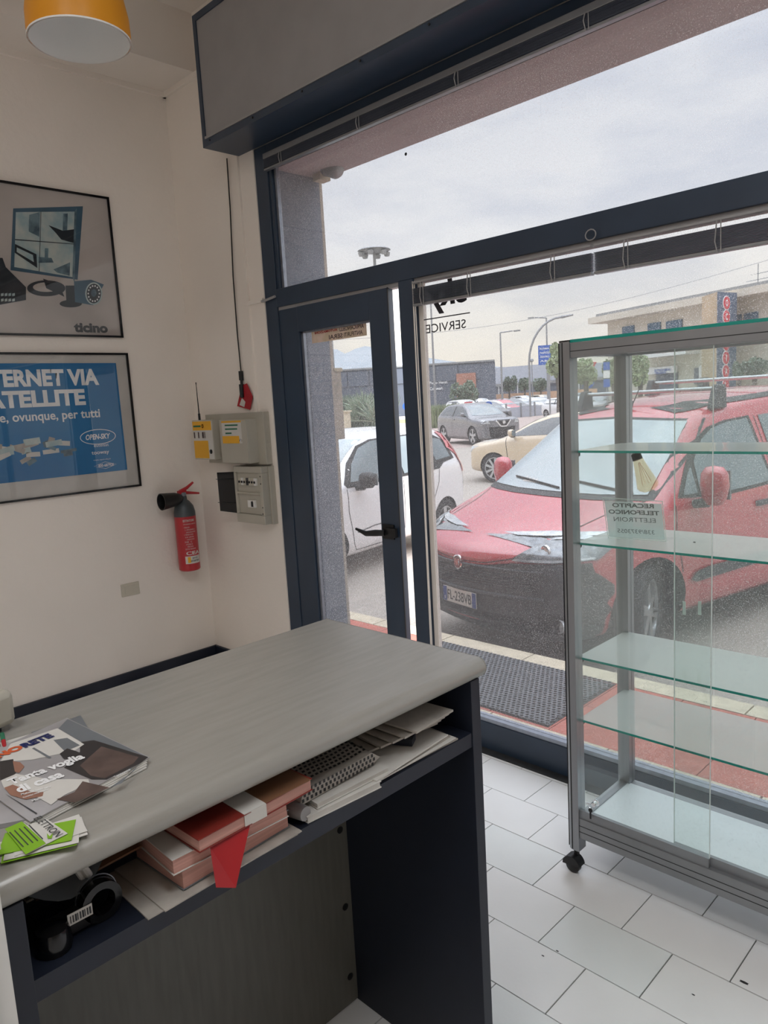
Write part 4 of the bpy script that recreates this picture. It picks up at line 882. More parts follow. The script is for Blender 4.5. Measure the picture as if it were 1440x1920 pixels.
tag(B().lathe([(.012, 0), (.010, .006), (.002, .008)], (-2.62, 3.02, .004), 7).obj('dry_leaf', 'stone'), 'small dry leaf on the rubber mat', 'leaf')

# ================================================================== CARS
def cage(st, bulge, lev=2):
    rings = []
    for (x, w, zb, zt, wr, zr) in st:
        wb = w*.95; mid = (wr*.62+wb*.38, zt*.45+zr*.55) if zr-zt > .2 else (wr*.5+wb*.5, zt*.4+zr*.6)
        half = [(0, zb), (.8*w, zb), (.95*w, zb+.05), (.99*w, zb+(zt-zb)*.28), (w, zb+(zt-zb)*.62), (.99*w, zt-.06), (wb, zt), mid, (wr, zr-(.10 if zr-zt > .2 else .03)), (wr*.93, zr-.03 if zr-zt > .2 else zr-.006), (wr*.5, zr), (0, zr+.012)]
        ring = half+[(-y, z) for y, z in half[-2:0:-1]]
        bl = max(0, 1+x/1.1)*bulge; br = max(0, 1-(x-st[-1][0])/.7)*bulge*.5
        rings.append([(x-bl*(y/w)**2+br*(y/w)**2, y, z) for y, z in ring])
    n = len(rings[0]); v = [p for r in rings for p in r]; f = []
    for i in range(len(rings)-1):
        for j in range(n): f.append((i*n+j, i*n+(j+1) % n, (i+1)*n+(j+1) % n, (i+1)*n+j))
    def cap(o, rng):
        h = n//2
        cols = [[o]+[None]*0]
        # rows between left j and right n-j, split in 4
        prev = None; L = []
        for j in range(1, h):
            a = Vector(v[o+j]); b = Vector(v[o+n-j]); row = [o+j]
            for k in (1, 2, 3):
                p = a.lerp(b, k/4); s = 1 if rng == 0 else -1
                bb = (bulge if rng == 0 else bulge*.5)*(1-(abs(2*k/4-1))**2); p.x += s*bb*(a.y/st[0 if rng == 0 else -1][1])**2
                v.append(tuple(p)); row.append(len(v)-1)
            row.append(o+n-j); L.append(row)
        for r0_, r1_ in zip(L, L[1:]):
            for k in range(4): f.append((r0_[k], r0_[k+1], r1_[k+1], r1_[k]))
        f.append((o, L[0][0], L[0][1], L[0][2])); f.append((o, L[0][2], L[0][3], L[0][4]))
        t = o+h; f.append((t, L[-1][0], L[-1][1], L[-1][2])); f.append((t, L[-1][2], L[-1][3], L[-1][4]))
    cap(0, 0); cap((len(rings)-1)*n, 1)
    me = bpy.data.meshes.new('body'); me.from_pydata(v, [], f); me.validate()
    bm = bmesh.new(); bm.from_mesh(me); bmesh.ops.recalc_face_normals(bm, faces=bm.faces); bm.to_mesh(me); bm.free()
    return me
DG = lambda: bpy.context.evaluated_depsgraph_get()
class Car:
    def __init__(s, name, label, cat, st, bulge, paint, axles, rw, x, y, head, z=GZ, lev=2, group=None, wide=.17, rim='chrome', spokes=5, hub=.66, arch=1.09, steer=0.):
        s.steer = steer; s.ax0 = axles[0]
        s.t = thing(name, label, cat, (x, y, z), group, world=False, rz=math.atan2(-math.cos(head), -math.sin(head)))
        s.st = st; me = cage(st, bulge); o = bpy.data.objects.new('tmp', me); C.objects.link(o)
        me.materials.append(M[paint] if isinstance(paint, str) else paint)
        ss = o.modifiers.new('s', 'SUBSURF'); ss.levels = ss.render_levels = lev
        W = st[len(st)//2][1]; s.W = W; tmp = []
        c = B()
        for ax in axles:
            for sd in (1, -1): c.lathe([(rw*arch, 0), (rw*arch, .42)], (ax, sd*(W-.26) if sd > 0 else -(W+.16), rw), 32, Matrix(((1, 0, 0), (0, 0, 1), (0, -1, 0))))
        co = c.obj('cut', 'black'); bo = o.modifiers.new('b', 'BOOLEAN'); bo.operation = 'DIFFERENCE'; bo.solver = 'EXACT'; bo.object = co
        try: bo.material_mode = 'TRANSFER'
        except Exception: pass
        m2 = bpy.data.meshes.new_from_object(o.evaluated_get(DG())); bpy.data.objects.remove(o); bpy.data.objects.remove(co)
        for p in m2.polygons: p.use_smooth = True
        m2.set_sharp_from_angle(angle=math.radians(38))
        s.body = bpy.data.objects.new('body', m2); C.objects.link(s.body); s.body.parent = s.t
        s.bvh = BVHTree.FromPolygons([v.co for v in m2.vertices], [p.vertices for p in m2.polygons])
        s.wm = None
        for ax in axles:
            for sd in (1, -1): s.wheel(ax, sd, rw, W, wide, rim, spokes, hub)
    def wheel(s, ax, sd, r, W, wide, rim, spokes, hub):
        A = Matrix(((1, 0, 0), (0, 0, sd), (0, 1, 0))); y0 = sd*(W-.03)
        A = Matrix((Vector((1, 0, 0)), Vector((0, 0, 1)), Vector((0, sd, 0)))).transposed()
        o = Vector((ax, y0, r)); hr = r*hub
        t = B().lathe([(hr, -.02), (hr*1.03, 0), (r*.93, .0), (r*.985, -.015), (r, -.04), (r, -wide+.03), (r*.97, -wide), (hr, -wide)], o, 36, A, cap=False).obj('tyre', 'rubber', s.t, smooth=40)
        B().lathe([(hr, -.02), (hr*.98, -.045), (hr*.55, -.06), (.05, -.05), (.045, -.02), (0.001, -.018)], o, 24, A, cap=False).obj('rim_well', 'black', t, smooth=40)
        b = B()
        b.lathe([(hr*.93, -.03), (hr*.95, -.008), (hr*1.02, -.008), (hr*1.02, -.03)], o, 32, A, cap=False)
        for k in range(spokes):
            a = 2*PI*k/spokes+.3; u = A@Vector((math.cos(a), math.sin(a), 0)); v = A@Vector((-math.sin(a), math.cos(a), 0)); w = A@Vector((0, 0, 1)); wd = .5*hr*2*PI/spokes*.32
            P = []
            for rr_, ww, d in ((.04, wd*.8, -.012), (hr*.95, wd, -.010)):
                for sg_ in (-1, 1): P += [o+u*rr_+v*ww*sg_+w*d, o+u*rr_+v*ww*sg_+w*(d-.025)]
            b.add(P, [(0, 2, 6, 4), (1, 5, 7, 3), (0, 4, 5, 1), (2, 3, 7, 6), (0, 1, 3, 2), (4, 6, 7, 5)])
        b.lathe([(.06, -.02), (.055, -.006), (.001, -.004)], o, 16, A, cap=False)
        b.obj('rim', rim, t, smooth=30)
        if s.steer and ax == s.ax0:
            R = Matrix.Rotation(s.steer, 4, 'Z'); p = Vector((ax, sd*(W-.10), 0)); T = Matrix.Translation(p) @ R @ Matrix.Translation(-p)
            for q in [t]+list(t.children): q.data.transform(T)
    def hit(s, view, a, b, sd=1):
        if view == 'side': o = Vector((a, 3*sd, b)); d = Vector((0, -sd, 0))
        elif view == 'front': o = Vector((3, a, b)); d = Vector((-1, 0, 0))
        elif view == 'rear': o = Vector((-9, a, b)); d = Vector((1, 0, 0))
        else: o = Vector((a, b, 4)); d = Vector((0, 0, -1))
        l, n, i, dd = s.bvh.ray_cast(o, d)
        if l is None: return None
        if n.dot(d) > 0: n = -n
        return l, n
    def patch(s, view, pts, name, m, eps=.004, res=.05, sd=1, par=None, smooth=60, **k):
        # resample outline
        P = []
        for i, p in enumerate(pts):
            q = pts[(i+1) % len(pts)]; L = math.hypot(q[0]-p[0], q[1]-p[1]); n = max(1, int(L/res))
            for j in range(n): P.append((p[0]+(q[0]-p[0])*j/n, p[1]+(q[1]-p[1])*j/n))
        N = len(P); xs = [p[0] for p in P]; ys = [p[1] for p in P]; V = [Vector(p) for p in P]
        x = min(xs)+res*.5
        while x < max(xs):
            y = min(ys)+res*.5
            while y < max(ys):
                c = False; j = N-1
                for i in range(N):
                    if ((P[i][1] > y) != (P[j][1] > y)) and (x < (P[j][0]-P[i][0])*(y-P[i][1])/(P[j][1]-P[i][1])+P[i][0]): c = not c
                    j = i
                if c and min((x-p[0])**2+(y-p[1])**2 for p in P) > (res*.4)**2: V.append(Vector((x, y)))
                y += res
            x += res
        vs, es, fs, *_ = geometry.delaunay_2d_cdt(V, [(i, (i+1) % N) for i in range(N)], [], 1, 1e-5)
        out = []; bad = set()
        for i, v in enumerate(vs):
            h = s.hit(view, v[0], v[1], sd)
            if h is None: bad.add(i); out.append((0, 0, 0)); continue
            out.append(tuple(h[0]+h[1]*eps))
        ff = [tuple(f) for f in fs if not any(i in bad for i in f)]
        used = sorted({i for f in ff for i in f}); mp = {u: i for i, u in enumerate(used)}
        return B().add([out[u] for u in used], [tuple(mp[i] for i in f) for f in ff]).obj(name, m, par or s.t, smooth=smooth, **k)
    def both(s, pts, name, m, **k): return [s.patch('side', pts, name, m, sd=sd, **k) for sd in (1, -1)]
    def line(s, view, pts, w, name, m, sd=1, eps=.003, par=None, n=6):
        """a thin seam following the surface"""
        v = []
        Q = []
        for a, b in zip(pts, pts[1:]):
            for i in range(n): Q.append((a[0]+(b[0]-a[0])*i/n, a[1]+(b[1]-a[1])*i/n))
        Q.append(pts[-1])
        for i, q in enumerate(Q):
            a = Q[max(0, i-1)]; b = Q[min(len(Q)-1, i+1)]; d = Vector((b[0]-a[0], b[1]-a[1])).normalized(); nrm = Vector((-d.y, d.x))*w/2
            for sg_ in (-1, 1):
                h = s.hit(view, q[0]+nrm.x*sg_, q[1]+nrm.y*sg_, sd)
                if h is None: h = (Vector(v[-1]) if v else Vector((0, 0, -5)), Vector((0, 0, 0)))
                v.append(tuple(h[0]+h[1]*eps))
        return B().add(v, [(2*i, 2*i+2, 2*i+3, 2*i+1) for i in range(len(Q)-1)]).obj(name, m, par or s.body, smooth=60)
def paint(name, col, **k): M[name] = mat(name, col, .32, var=.02, coat=1., spec=.5, scale=2, **k); M[name].node_tree.nodes['Principled BSDF'].inputs['Coat IOR'].default_value = 1.9; return name
def carglass(name, col, r=.06):
    M[name] = mat(name, col, r, var=.15, scale=1.5, spec=1.0, coat=1.0); return name
paint('van_red', S(196, 40, 58)); paint('car_white', S(236, 236, 236)); paint('car_beige', S(206, 186, 156)); paint('car_gunmetal', S(112, 112, 118)); M['car_gunmetal'].node_tree.nodes['Principled BSDF'].inputs['Metallic'].default_value = .3
paint('car_dark', S(52, 56, 64)); paint('car_silver', S(176, 178, 182)); paint('car_redsmall', S(190, 50, 66))
carglass('car_glass', S(92, 108, 112)); carglass('car_glass_dark', S(48, 56, 60)); carglass('car_glass_sky_dust', S(146, 160, 163), .12)  # the palest glass has reflected sky and dust mixed into its colour
M['trim'] = mat('grey_black_bumper', S(74, 75, 78), .6, var=.06, scale=30, bump=.05, bscale=200); M['lampred'] = mat('tail_lamp_red', S(214, 36, 60), .2, coat=1.)
M['lampclear'] = mat('head_lamp_clear', S(196, 200, 202), .12, .3, var=.25, scale=16, coat=1.); M['lampdark'] = mat('head_lamp_inner', S(118, 123, 126), .15, .4, var=.4, scale=24, coat=1.)
M['silver'] = mat('silver_alloy', S(190, 192, 194), .3, .7); M['plate'] = mat('number_plate_white', S(226, 226, 220), .4); M['euroblue'] = mat('plate_blue', S(34, 70, 150), .4)

# ---------- red van
VX, VY, VH = -3.22, 3.905, .212
st = [(0, .66, .30, .60, .50, .735), (-.035, .78, .24, .66, .58, .79), (-.16, .85, .20, .74, .66, .845), (-.42, .885, .19, .85, .72, .925), (-.74, .905, .19, .95, .75, 1.005), (-1.00, .912, .19, 1.01, .77, 1.07), (-1.16, .915, .19, 1.045, .755, 1.19), (-1.42, .915, .19, 1.065, .70, 1.415), (-1.64, .915, .19, 1.08, .66, 1.575), (-1.82, .915, .19, 1.09, .665, 1.655), (-2.2, .915, .19, 1.10, .675, 1.725), (-3.0, .915, .19, 1.11, .68, 1.77), (-3.9, .91, .2, 1.12, .67, 1.765), (-4.30, .90, .24, 1.12, .66, 1.73), (-4.38, .86, .3, 1.10, .62, 1.66)]
van = Car('van', 'large red van with black bumper parked nose-in facing the shop', 'van', st, .17, 'van_red', (-.90, -3.66), .325, VX, VY, VH, lev=3, rim='silver', spokes=6, arch=1.16, steer=.42)

def ntext(car, s_, y, z, x, m, par, h, w, bold=0):      # lettering on the nose, faces forward
    return text(s_, (Vector((x, 0, 0)), Vector((0, 1, 0)), Vector((0, 0, 1)), Vector((1, 0, 0))), y, z, m, par, h=h, w=w, bold=bold, d=.001, align='CENTER')
def mirror_(car, x, y, z, sx, sy, sz, shell, sd=1, base='black'):
    o = B(); n = 12
    prof = [(0.001, -.5), (.28, -.47), (.42, -.3), (.5, 0), (.46, .3), (.3, .46), (.001, .5)]
    A = Matrix(((sx, 0, 0), (0, sy, 0), (0, 0, sz)))
    h_ = B().lathe([(r, h) for r, h in prof], (x, sd*y, z), 16, A).obj('mirror', shell, car.t, smooth=60)
    B().box((x-sx*.5-.004, sd*y-sy*.36, z-sz*.36), (x-sx*.42, sd*y+sy*.36, z+sz*.36)).obj('mirror_glass', 'car_glass', h_)
    B().tube([(x+.01, sd*(y-sy*.2), z-sz*.42), (x+.01, sd*(y-sy*.75), z-sz*.5)], [.035, .03], 8).obj('mirror_arm', base, h_, smooth=40)
# -- van fittings
van.body.data.materials.append(M['trim']); kt = len(van.body.data.materials)-1
for p in van.body.data.polygons:
    if (p.center.z < .30 and p.center.x > -.45) or p.center.z < .215: p.material_index = kt
fas = van.patch('front', [(-.84, .15), (-.60, .10), (.60, .10), (.84, .15), (.86, .45), (.87, .62), (.84, .742), (.62, .738), (.45, .733), (.25, .700), (0, .688), (-.25, .700), (-.45, .733), (-.62, .738), (-.84, .742), (-.87, .62), (-.86, .45)], 'bumper', 'trim', res=.05, eps=.008)
for sd in (1, -1): van.patch('side', [(-.06, .20), (-.06, .70), (-.30, .74), (-.44, .66), (-.55, .58), (-.56, .20)], 'bumper_corner', 'trim', sd=sd, eps=.007)
van.patch('front', [(-.42, .64), (0, .625), (.42, .64), (.60, .60), (.62, .55), (-.62, .55), (-.60, .60)], 'grille', 'black', eps=.010, par=fas)
g = B()
for k in range(6):
    P = []
    for i in range(25):
        y = -.58+1.16*i/24; h_ = van.hit('front', y, .558+.018*k-.0*abs(y))
        if h_: P.append(h_[0]+Vector((.013, 0, 0)))
    g.tube(P, .0045, 5)
g.obj('grille_bars', 'trim', fas, kind='stuff')
for z, r_ in ((.505, .016), (.745-.06, .010), (.215, .014)):
    P = [van.hit('front', -.66+1.32*i/24, z)[0]+Vector((.010, 0, 0)) for i in range(25)]
    B().tube(P, r_, 8).obj('bumper_ridge', 'trim', fas, smooth=60)
van.patch('front', [(-.56, .26), (.56, .26), (.62, .33), (.50, .375), (-.50, .375), (-.62, .33)], 'lower_intake', 'black', eps=.010, par=fas)
hx_ = van.hit('front', 0, .69)[0].x
AXB = Matrix((Vector((0, 1, 0)), Vector((0, 0, 1)), Vector((1, 0, 0)))).transposed()
bd = B().lathe([(.050, -.01), (.050, .016), (.044, .020), (.044, .014), (.001, .014)], (hx_+.004, 0, .690), 32, AXB).obj('badge', 'chrome', van.t, smooth=40)
B().lathe([(.042, .0145), (.001, .0165)], (hx_+.004, 0, .690), 28, AXB, cap=False).obj('badge_field', mat('badge_maroon', S(120, 48, 56), .3), bd)
ntext(van, 'FIAT', 0, .668, hx_+.021, 'chrome', bd, .044, .052, .02)
px_ = van.hit('front', 0, .44)[0].x+.014
pl = B().box((px_, -.18, .385), (px_+.006, .18, .495)).obj('number_plate', 'plate', van.t, bevel=.002)
B().box((px_+.006, -.178, .388), (px_+.007, -.138, .492)).box((px_+.006, .138, .388), (px_+.007, .178, .492)).obj('blue_bands', 'euroblue', pl)
ntext(van, 'FL-238VB', 0, .405, px_+.0065, 'ink', pl, .070, .262, .012); ntext(van, 'I', -.158, .40, px_+.0075, 'inkw', pl, .024, .008, .02)
for sd in (1, -1):
    f = lambda L: [(sd*y, z) for y, z in L]
    hl = van.patch('front', f([(.45, .748), (.50, .80), (.56, .855), (.62, .878), (.70, .885), (.80, .875), (.84, .84), (.845, .755), (.70, .742)]), 'headlamp', 'lampdark', eps=.010, res=.035)
    van.patch('side', [(-.20, .752), (-.20, .86), (-.40, .898), (-.62, .905), (-.58, .83), (-.44, .756)], 'headlamp_side', 'lampdark', sd=sd, eps=.009, res=.035, par=hl)
    van.patch('front', f([(.58, .862), (.64, .881), (.74, .885), (.80, .875), (.79, .862), (.70, .868)]), 'lamp_brow', 'lampclear', eps=.014, res=.03, par=hl)
    van.patch('side', [(-.26, .868), (-.26, .876), (-.40, .90), (-.60, .905), (-.59, .885), (-.40, .884)], 'lamp_brow', 'lampclear', sd=sd, eps=.013, res=.03, par=hl)
    van.patch('front', f([(.455, .748), (.70, .745), (.84, .76), (.84, .772), (.70, .760), (.468, .760)]), 'lamp_lower_edge', 'lampclear', eps=.014, res=.03, par=hl)
    h_ = van.hit('front', sd*.66, .81)
    for dy, rr_ in ((0, .040), (.10, .030)):
        h_ = van.hit('front', sd*(.62+dy), .815); B().lathe([(rr_, 0), (rr_*.9, .012), (rr_*.5, .006), (.001, .010)], h_[0]+Vector((.004, 0, 0)), 18, AXB, cap=False).obj('reflector', 'chrome', hl, smooth=40)
    h_ = van.hit('front', sd*.74, .35)
    fg = B().lathe([(.048, -.02), (.048, .012), (.040, .012), (.036, .004), (.001, .012)], h_[0]+Vector((-.005, 0, 0)), 22, AXB, cap=False).obj('fog_lamp', 'lampclear', van.t, smooth=40)
    van.patch('front', f([(.60, .30), (.62, .42), (.80, .43), (.83, .36), (.80, .29)]), 'fog_recess', 'black', eps=.0095, par=fas, res=.04)
    mirror_(van, -1.375, 1.035, 1.135, .15, .20, .27, 'van_red', sd)
    van.patch('side', [(-1.22, 1.055), (-1.44, 1.255), (-1.66, 1.425), (-1.80, 1.495), (-2.00, 1.535), (-2.31, 1.555), (-2.35, 1.045), (-1.7, 1.02)], 'window_frame', 'black', sd=sd, eps=.003, res=.06)
    van.patch('side', [(-1.46, 1.065), (-1.53, 1.27), (-1.70, 1.415), (-1.84, 1.485), (-2.02, 1.520), (-2.27, 1.535), (-2.31, 1.065), (-1.75, 1.045)], 'side_window', 'car_glass', sd=sd, eps=.007, res=.06)
    van.patch('side', [(-1.28, 1.065), (-1.42, 1.20), (-1.48, 1.24), (-1.43, 1.068)], 'quarter_window', 'car_glass', sd=sd, eps=.007, res=.04)
    van.patch('side', [(-2.44, 1.05), (-2.42, 1.55), (-3.22, 1.58), (-3.26, 1.06)], 'side_window', 'car_glass', sd=sd, eps=.006, res=.08)
    van.line('side', [(-1.17, 1.03), (-1.15, .85), (-1.22, .55), (-1.26, .26)], .007, 'door_seam', 'black', sd)
    van.line('side', [(-2.37, 1.55), (-2.38, .9), (-2.36, .26)], .007, 'door_seam', 'black', sd)
    van.line('side', [(-1.64, 1.60), (-2.0, 1.665), (-2.8, 1.705), (-4.1, 1.70)], .03, 'roof_strip', 'black', sd, eps=.006, n=10)
    van.patch('side', [(-1.30, .485), (-1.36, .535), (-1.50, .55), (-2.33, .55), (-2.33, .475), (-1.36, .46)], 'rub_strip', 'trim', sd=sd, eps=.014, res=.06)
    van.patch('side', [(-2.41, .475), (-2.41, .55), (-3.22, .55), (-3.28, .475)], 'rub_strip', 'trim', sd=sd, eps=.014, res=.06)
    B().box((-2.24, sd*.915-.012, .90), (-2.08, sd*.915+.016, .94)).obj('door_handle', 'trim', van.t, bevel=.006)
    van.line('side', [(-1.30, .235), (-3.25, .235)], .05, 'sill_strip', 'trim', sd, eps=.006, n=12)
van.patch('front', [(-.815, 1.055), (-.40, 1.045), (.40, 1.045), (.815, 1.055), (.76, 1.25), (.705, 1.42), (.655, 1.562), (0, 1.590), (-.655, 1.562), (-.705, 1.42), (-.76, 1.25)], 'windshield_surround', 'black', eps=.004, res=.07)
wsd = van.patch('front', [(-.755, 1.085), (-.40, 1.07), (.40, 1.07), (.755, 1.085), (.705, 1.25), (.655, 1.41), (.61, 1.545), (0, 1.568), (-.61, 1.545), (-.655, 1.41), (-.705, 1.25)], 'windshield', 'car_glass_sky_dust', eps=.009, res=.07)
van.patch('front', [(-.44, 1.11), (-.28, 1.105), (-.29, 1.14), (-.44, 1.145)], 'inside_paper', 'paper', eps=.011, res=.05, par=wsd)
for y0, y1 in ((-.55, .02), (.10, .66)):
    P = []
    for i in range(7):
        h_ = van.hit('front', y0+(y1-y0)*i/6, 1.085+.05*(1-i/6)); P.append(h_[0]+h_[1]*.018)
    B().tube(P, .008, 6).obj('wiper', 'black', van.t, smooth=40)
van.line('top', [(-1.02, -.78), (-.72, -.66), (-.38, -.60)], .008, 'bonnet_seam', 'black'); van.line('top', [(-1.02, .78), (-.72, .66), (-.38, .60)], .008, 'bonnet_seam', 'black')
van.line('front', [(-.62, .90), (-.45, .76), (-.25, .715), (0, .705), (.25, .715), (.45, .76), (.62, .90)], .006, 'bonnet_seam', 'black', n=8)
h_ = van.hit('top', -1.80, .03); B().tube([h_[0]+Vector((.03, 0, 0)), h_[0]+Vector((.0, 0, .03)), h_[0]+Vector((-.02, .0, .06))], [.022, .014, .006], 8).tube([h_[0]+Vector((-.01, 0, .03)), h_[0]+Vector((-.14, .02, .26))], [.005, .003], 6).obj('aerial', 'black', van.t, smooth=40)
rk = thing('roof_rack', 'steel roof bars with dark feet on top of the red van', 'roof rack', van.t.location, world=False, rz=van.t.rotation_euler.z)
for xb in (-2.02, -2.95, -3.75):
    zt = van.hit('top', xb, 0)[0].z+.075
    B().tube([(xb, -.66, zt), (xb, .66, zt)], .016, 10).obj('crossbar', 'silver', rk, smooth=40)
    for sd in (1, -1):
        zb_ = van.hit('top', xb, sd*.60)[0].z
        B().prism([(-.07, zb_-.02), (.10, zb_-.02), (.05, zt-.01), (.03, zt+.03), (-.05, zt+.03), (-.06, zt)], -sd*.64-.03, -sd*.64+.03, (Vector((xb, 0, 0)), Vector((1, 0, 0)), Vector((0, 0, 1)), Vector((0, -1, 0)))).obj('foot', 'trim', rk, bevel=.008)

# ---------- generic hatchback shape
def hatch(L, W, H, zf, zc, x1, x2, x3, wr=.70, tail=.12):
    return [(0, W*.78, .30, zf-.16, .62*W, zf-.07), (-.05, W*.89, .24, zf-.10, .70*W, zf-.02), (-.30, W*.97, .20, zf-.03, .76*W, zf+.06), (x1*.62, W*.99, .19, zc-.10, .80*W, zc-.05), (x1, W, .19, zc-.03, .82*W, zc+.04),
            ((x1+x2)/2, W, .19, zc, .77*W, (zc+H)/2+.06), (x2, W, .19, zc+.03, wr*W, H-.06), (x2-.35, W, .19, zc+.04, wr*W, H-.005), (x3, W, .20, zc+.06, wr*.97*W, H-.03),
            (-(L-tail-.2), W*.98, .24, zc+.07, wr*.94*W, H-.12), (-(L-.10), W*.94, .30, zc+.02, wr*.9*W, zc+.25), (-L, W*.86, .36, zc-.12, .62*W, zc-.04)]
def dress(c, L, W, H, zf, zc, x1, x2, x3, lean=0., glass_='car_glass_dark', pillars=(.5,), seams=True, res=.09, front=True, wpts=None, mir=True, handles=True):
    zb = zc+.045; zt = H-.13
    for sd in (1, -1):
        wp = wpts or [(x1-.10, zb-.01), ((x1+x2)/2-.12, (zb+zt)/2+.04), (x2-.10, zt-.02), (x2-.5, zt+.01), (x3, zt-.01), (x3-.35, zb+.16), (x3-.30, zb+.05)]
        w_ = c.patch('side', wp, 'side_windows', glass_, sd=sd, eps=.006, res=res)
        x_a, x_b = wp[0][0], wp[-1][0]
        for f_ in pillars:
            xp = x_a+(x_b-x_a)*f_; c.line('side', [(xp, zb), (xp-.03, zt)], .07, 'pillar', 'black', sd, eps=.010, par=w_)
            if seams: c.line('side', [(xp, zb), (xp-.02, .6), (xp+.02, .30)], .012, 'door_seam', 'black', sd)
        if seams: c.line('side', [(x1-.02, zb-.02), (x1-.05, .75), (x1-.10, .32)], .012, 'door_seam', 'black', sd); c.line('side', [(x1-.1, .30), (x3+.1, .30)], .012, 'door_seam', 'black', sd, n=10)
        if mir: mirror_(c, x1-.22, W+.09, zb+.07, .13, .19, .15, c.mirror, sd)
        if handles:
            for f_ in pillars:
                xp = x_a+(x_b-x_a)*f_+.13; B().box((xp-.09, sd*W-.02, zb-.14), (xp+.09, sd*W+.022, zb-.10)).obj('door_handle', c.hcol, c.t, bevel=.008)
    wy = W*.76
    c.patch('front', [(-wy, zc+.06), (0, zc+.045), (wy, zc+.06), (W*.63, H-.12), (0, H-.095), (-W*.63, H-.12)], 'windshield', 'car_glass', eps=.006, res=res)
    c.patch('rear', [(-wy*.86, zc+.10), (wy*.86, zc+.10), (W*.60, H-.20), (-W*.60, H-.20)], 'rear_window', glass_, eps=.006, res=res)
    if front:
        c.patch('front', [(-W*.55, .28), (W*.55, .28), (W*.6, zf-.30), (-W*.6, zf-.30)], 'grille', 'black', eps=.006, res=res)
        for sd in (1, -1): c.patch('front', [(sd*W*.55, zf-.18), (sd*W*.86, zf-.16), (sd*W*.90, zf-.02), (sd*W*.62, zf-.06)], 'headlamp', 'lampclear', eps=.008, res=res)
# ---------- white small car on the left
PX = dict(L=3.62, W=.80, H=1.53, zf=.88, zc=.98, x1=-.92, x2=-1.38, x3=-2.95)
pd = Car('car', 'white small car with red tail lamps parked beside the red van', 'car', [(0, .62, .30, .70, .50, .78), (-.05, .72, .24, .76, .56, .84), (-.30, .78, .20, .86, .62, .93), (-.70, .80, .19, .93, .65, 1.00), (-.95, .805, .19, .98, .66, 1.06), (-1.20, .81, .19, .99, .64, 1.27), (-1.48, .81, .19, 1.0, .60, 1.46), (-1.85, .81, .19, 1.02, .605, 1.52), (-2.6, .81, .20, 1.04, .61, 1.52), (-3.15, .80, .22, 1.04, .60, 1.48), (-3.42, .77, .26, 1.03, .58, 1.40), (-3.56, .75, .30, .98, .56, 1.18), (-3.62, .70, .34, .88, .5, .92)], .12, 'car_white', (-.70, -2.98), .29, -6.28, 3.98, -.155, lev=3, rim='silver')
pd.mirror = 'black'; pd.hcol = 'trim'
for sd in (1, -1):
    fr_ = pd.patch('side', [(-1.02, .99), (-1.22, 1.19), (-1.46, 1.355), (-1.70, 1.41), (-2.52, 1.42), (-2.95, 1.39), (-3.22, 1.29), (-3.30, 1.06), (-2.98, 1.03), (-2.85, .97), (-1.8, .955), (-1.04, .95)], 'window_frame', 'black', sd=sd, eps=.004, res=.06)
    pd.patch('side', [(-1.12, 1.0), (-1.26, 1.17), (-1.47, 1.33), (-1.70, 1.39), (-1.98, 1.40), (-2.00, .99)], 'side_window', 'car_glass', sd=sd, eps=.008, res=.06, par=fr_)
    pd.patch('side', [(-2.08, .99), (-2.07, 1.40), (-2.56, 1.40), (-2.66, 1.02)], 'side_window', 'car_glass', sd=sd, eps=.008, res=.06, par=fr_)
    pd.patch('side', [(-2.82, 1.07), (-2.76, 1.36), (-3.12, 1.31), (-3.20, 1.09)], 'side_window', 'car_glass', sd=sd, eps=.008, res=.06, par=fr_)
    pd.line('side', [(-1.03, .94), (-1.02, .7), (-1.10, .35), (-1.15, .28)], .008, 'door_seam', 'black', sd); pd.line('side', [(-2.04, .95), (-2.04, .30)], .008, 'door_seam', 'black', sd)
    pd.line('side', [(-1.15, .28), (-2.02, .28)], .008, 'door_seam', 'black', sd, n=10); pd.line('side', [(-2.84, .96), (-2.80, .80), (-2.68, .62)], .008, 'door_seam', 'black', sd)
    pd.line('side', [(-1.15, .47), (-1.45, .50), (-2.0, .50)], .012, 'crease', 'trim', sd, n=8)
    pd.patch('side', [(-3.24, 1.42), (-3.38, 1.38), (-3.50, 1.10), (-3.54, .86), (-3.46, .88), (-3.38, 1.10)], 'tail_lamp', 'lampred', sd=sd, eps=.014, res=.04)
    pd.patch('rear', [(sd*.60, .90), (sd*.72, .92), (sd*.68, 1.2), (sd*.58, 1.40), (sd*.50, 1.40), (sd*.56, 1.1)], 'tail_lamp', 'lampred', eps=.012, res=.05)
    mirror_(pd, -1.20, .93, 1.02, .15, .21, .17, 'black', sd)
    B().box((-2.66, sd*.81-.02, .86), (-2.50, sd*.81+.02, .905)).obj('door_handle', 'black', pd.t, bevel=.01); B().box((-1.98, sd*.81-.02, .84), (-1.82, sd*.81+.02, .885)).obj('door_handle', 'black', pd.t, bevel=.01)
pd.patch('front', [(-.62, 1.05), (0, 1.04), (.62, 1.05), (.56, 1.42), (0, 1.44), (-.56, 1.42)], 'windshield', 'car_glass_sky_dust', eps=.006, res=.07)
pd.patch('rear', [(-.55, 1.02), (.55, 1.02), (.50, 1.36), (-.50, 1.36)], 'rear_window', 'car_glass_dark', eps=.006, res=.07)
pd.patch('front', [(-.5, .30), (.5, .30), (.5, .55), (-.5, .55)], 'grille', 'black', eps=.006, res=.07)
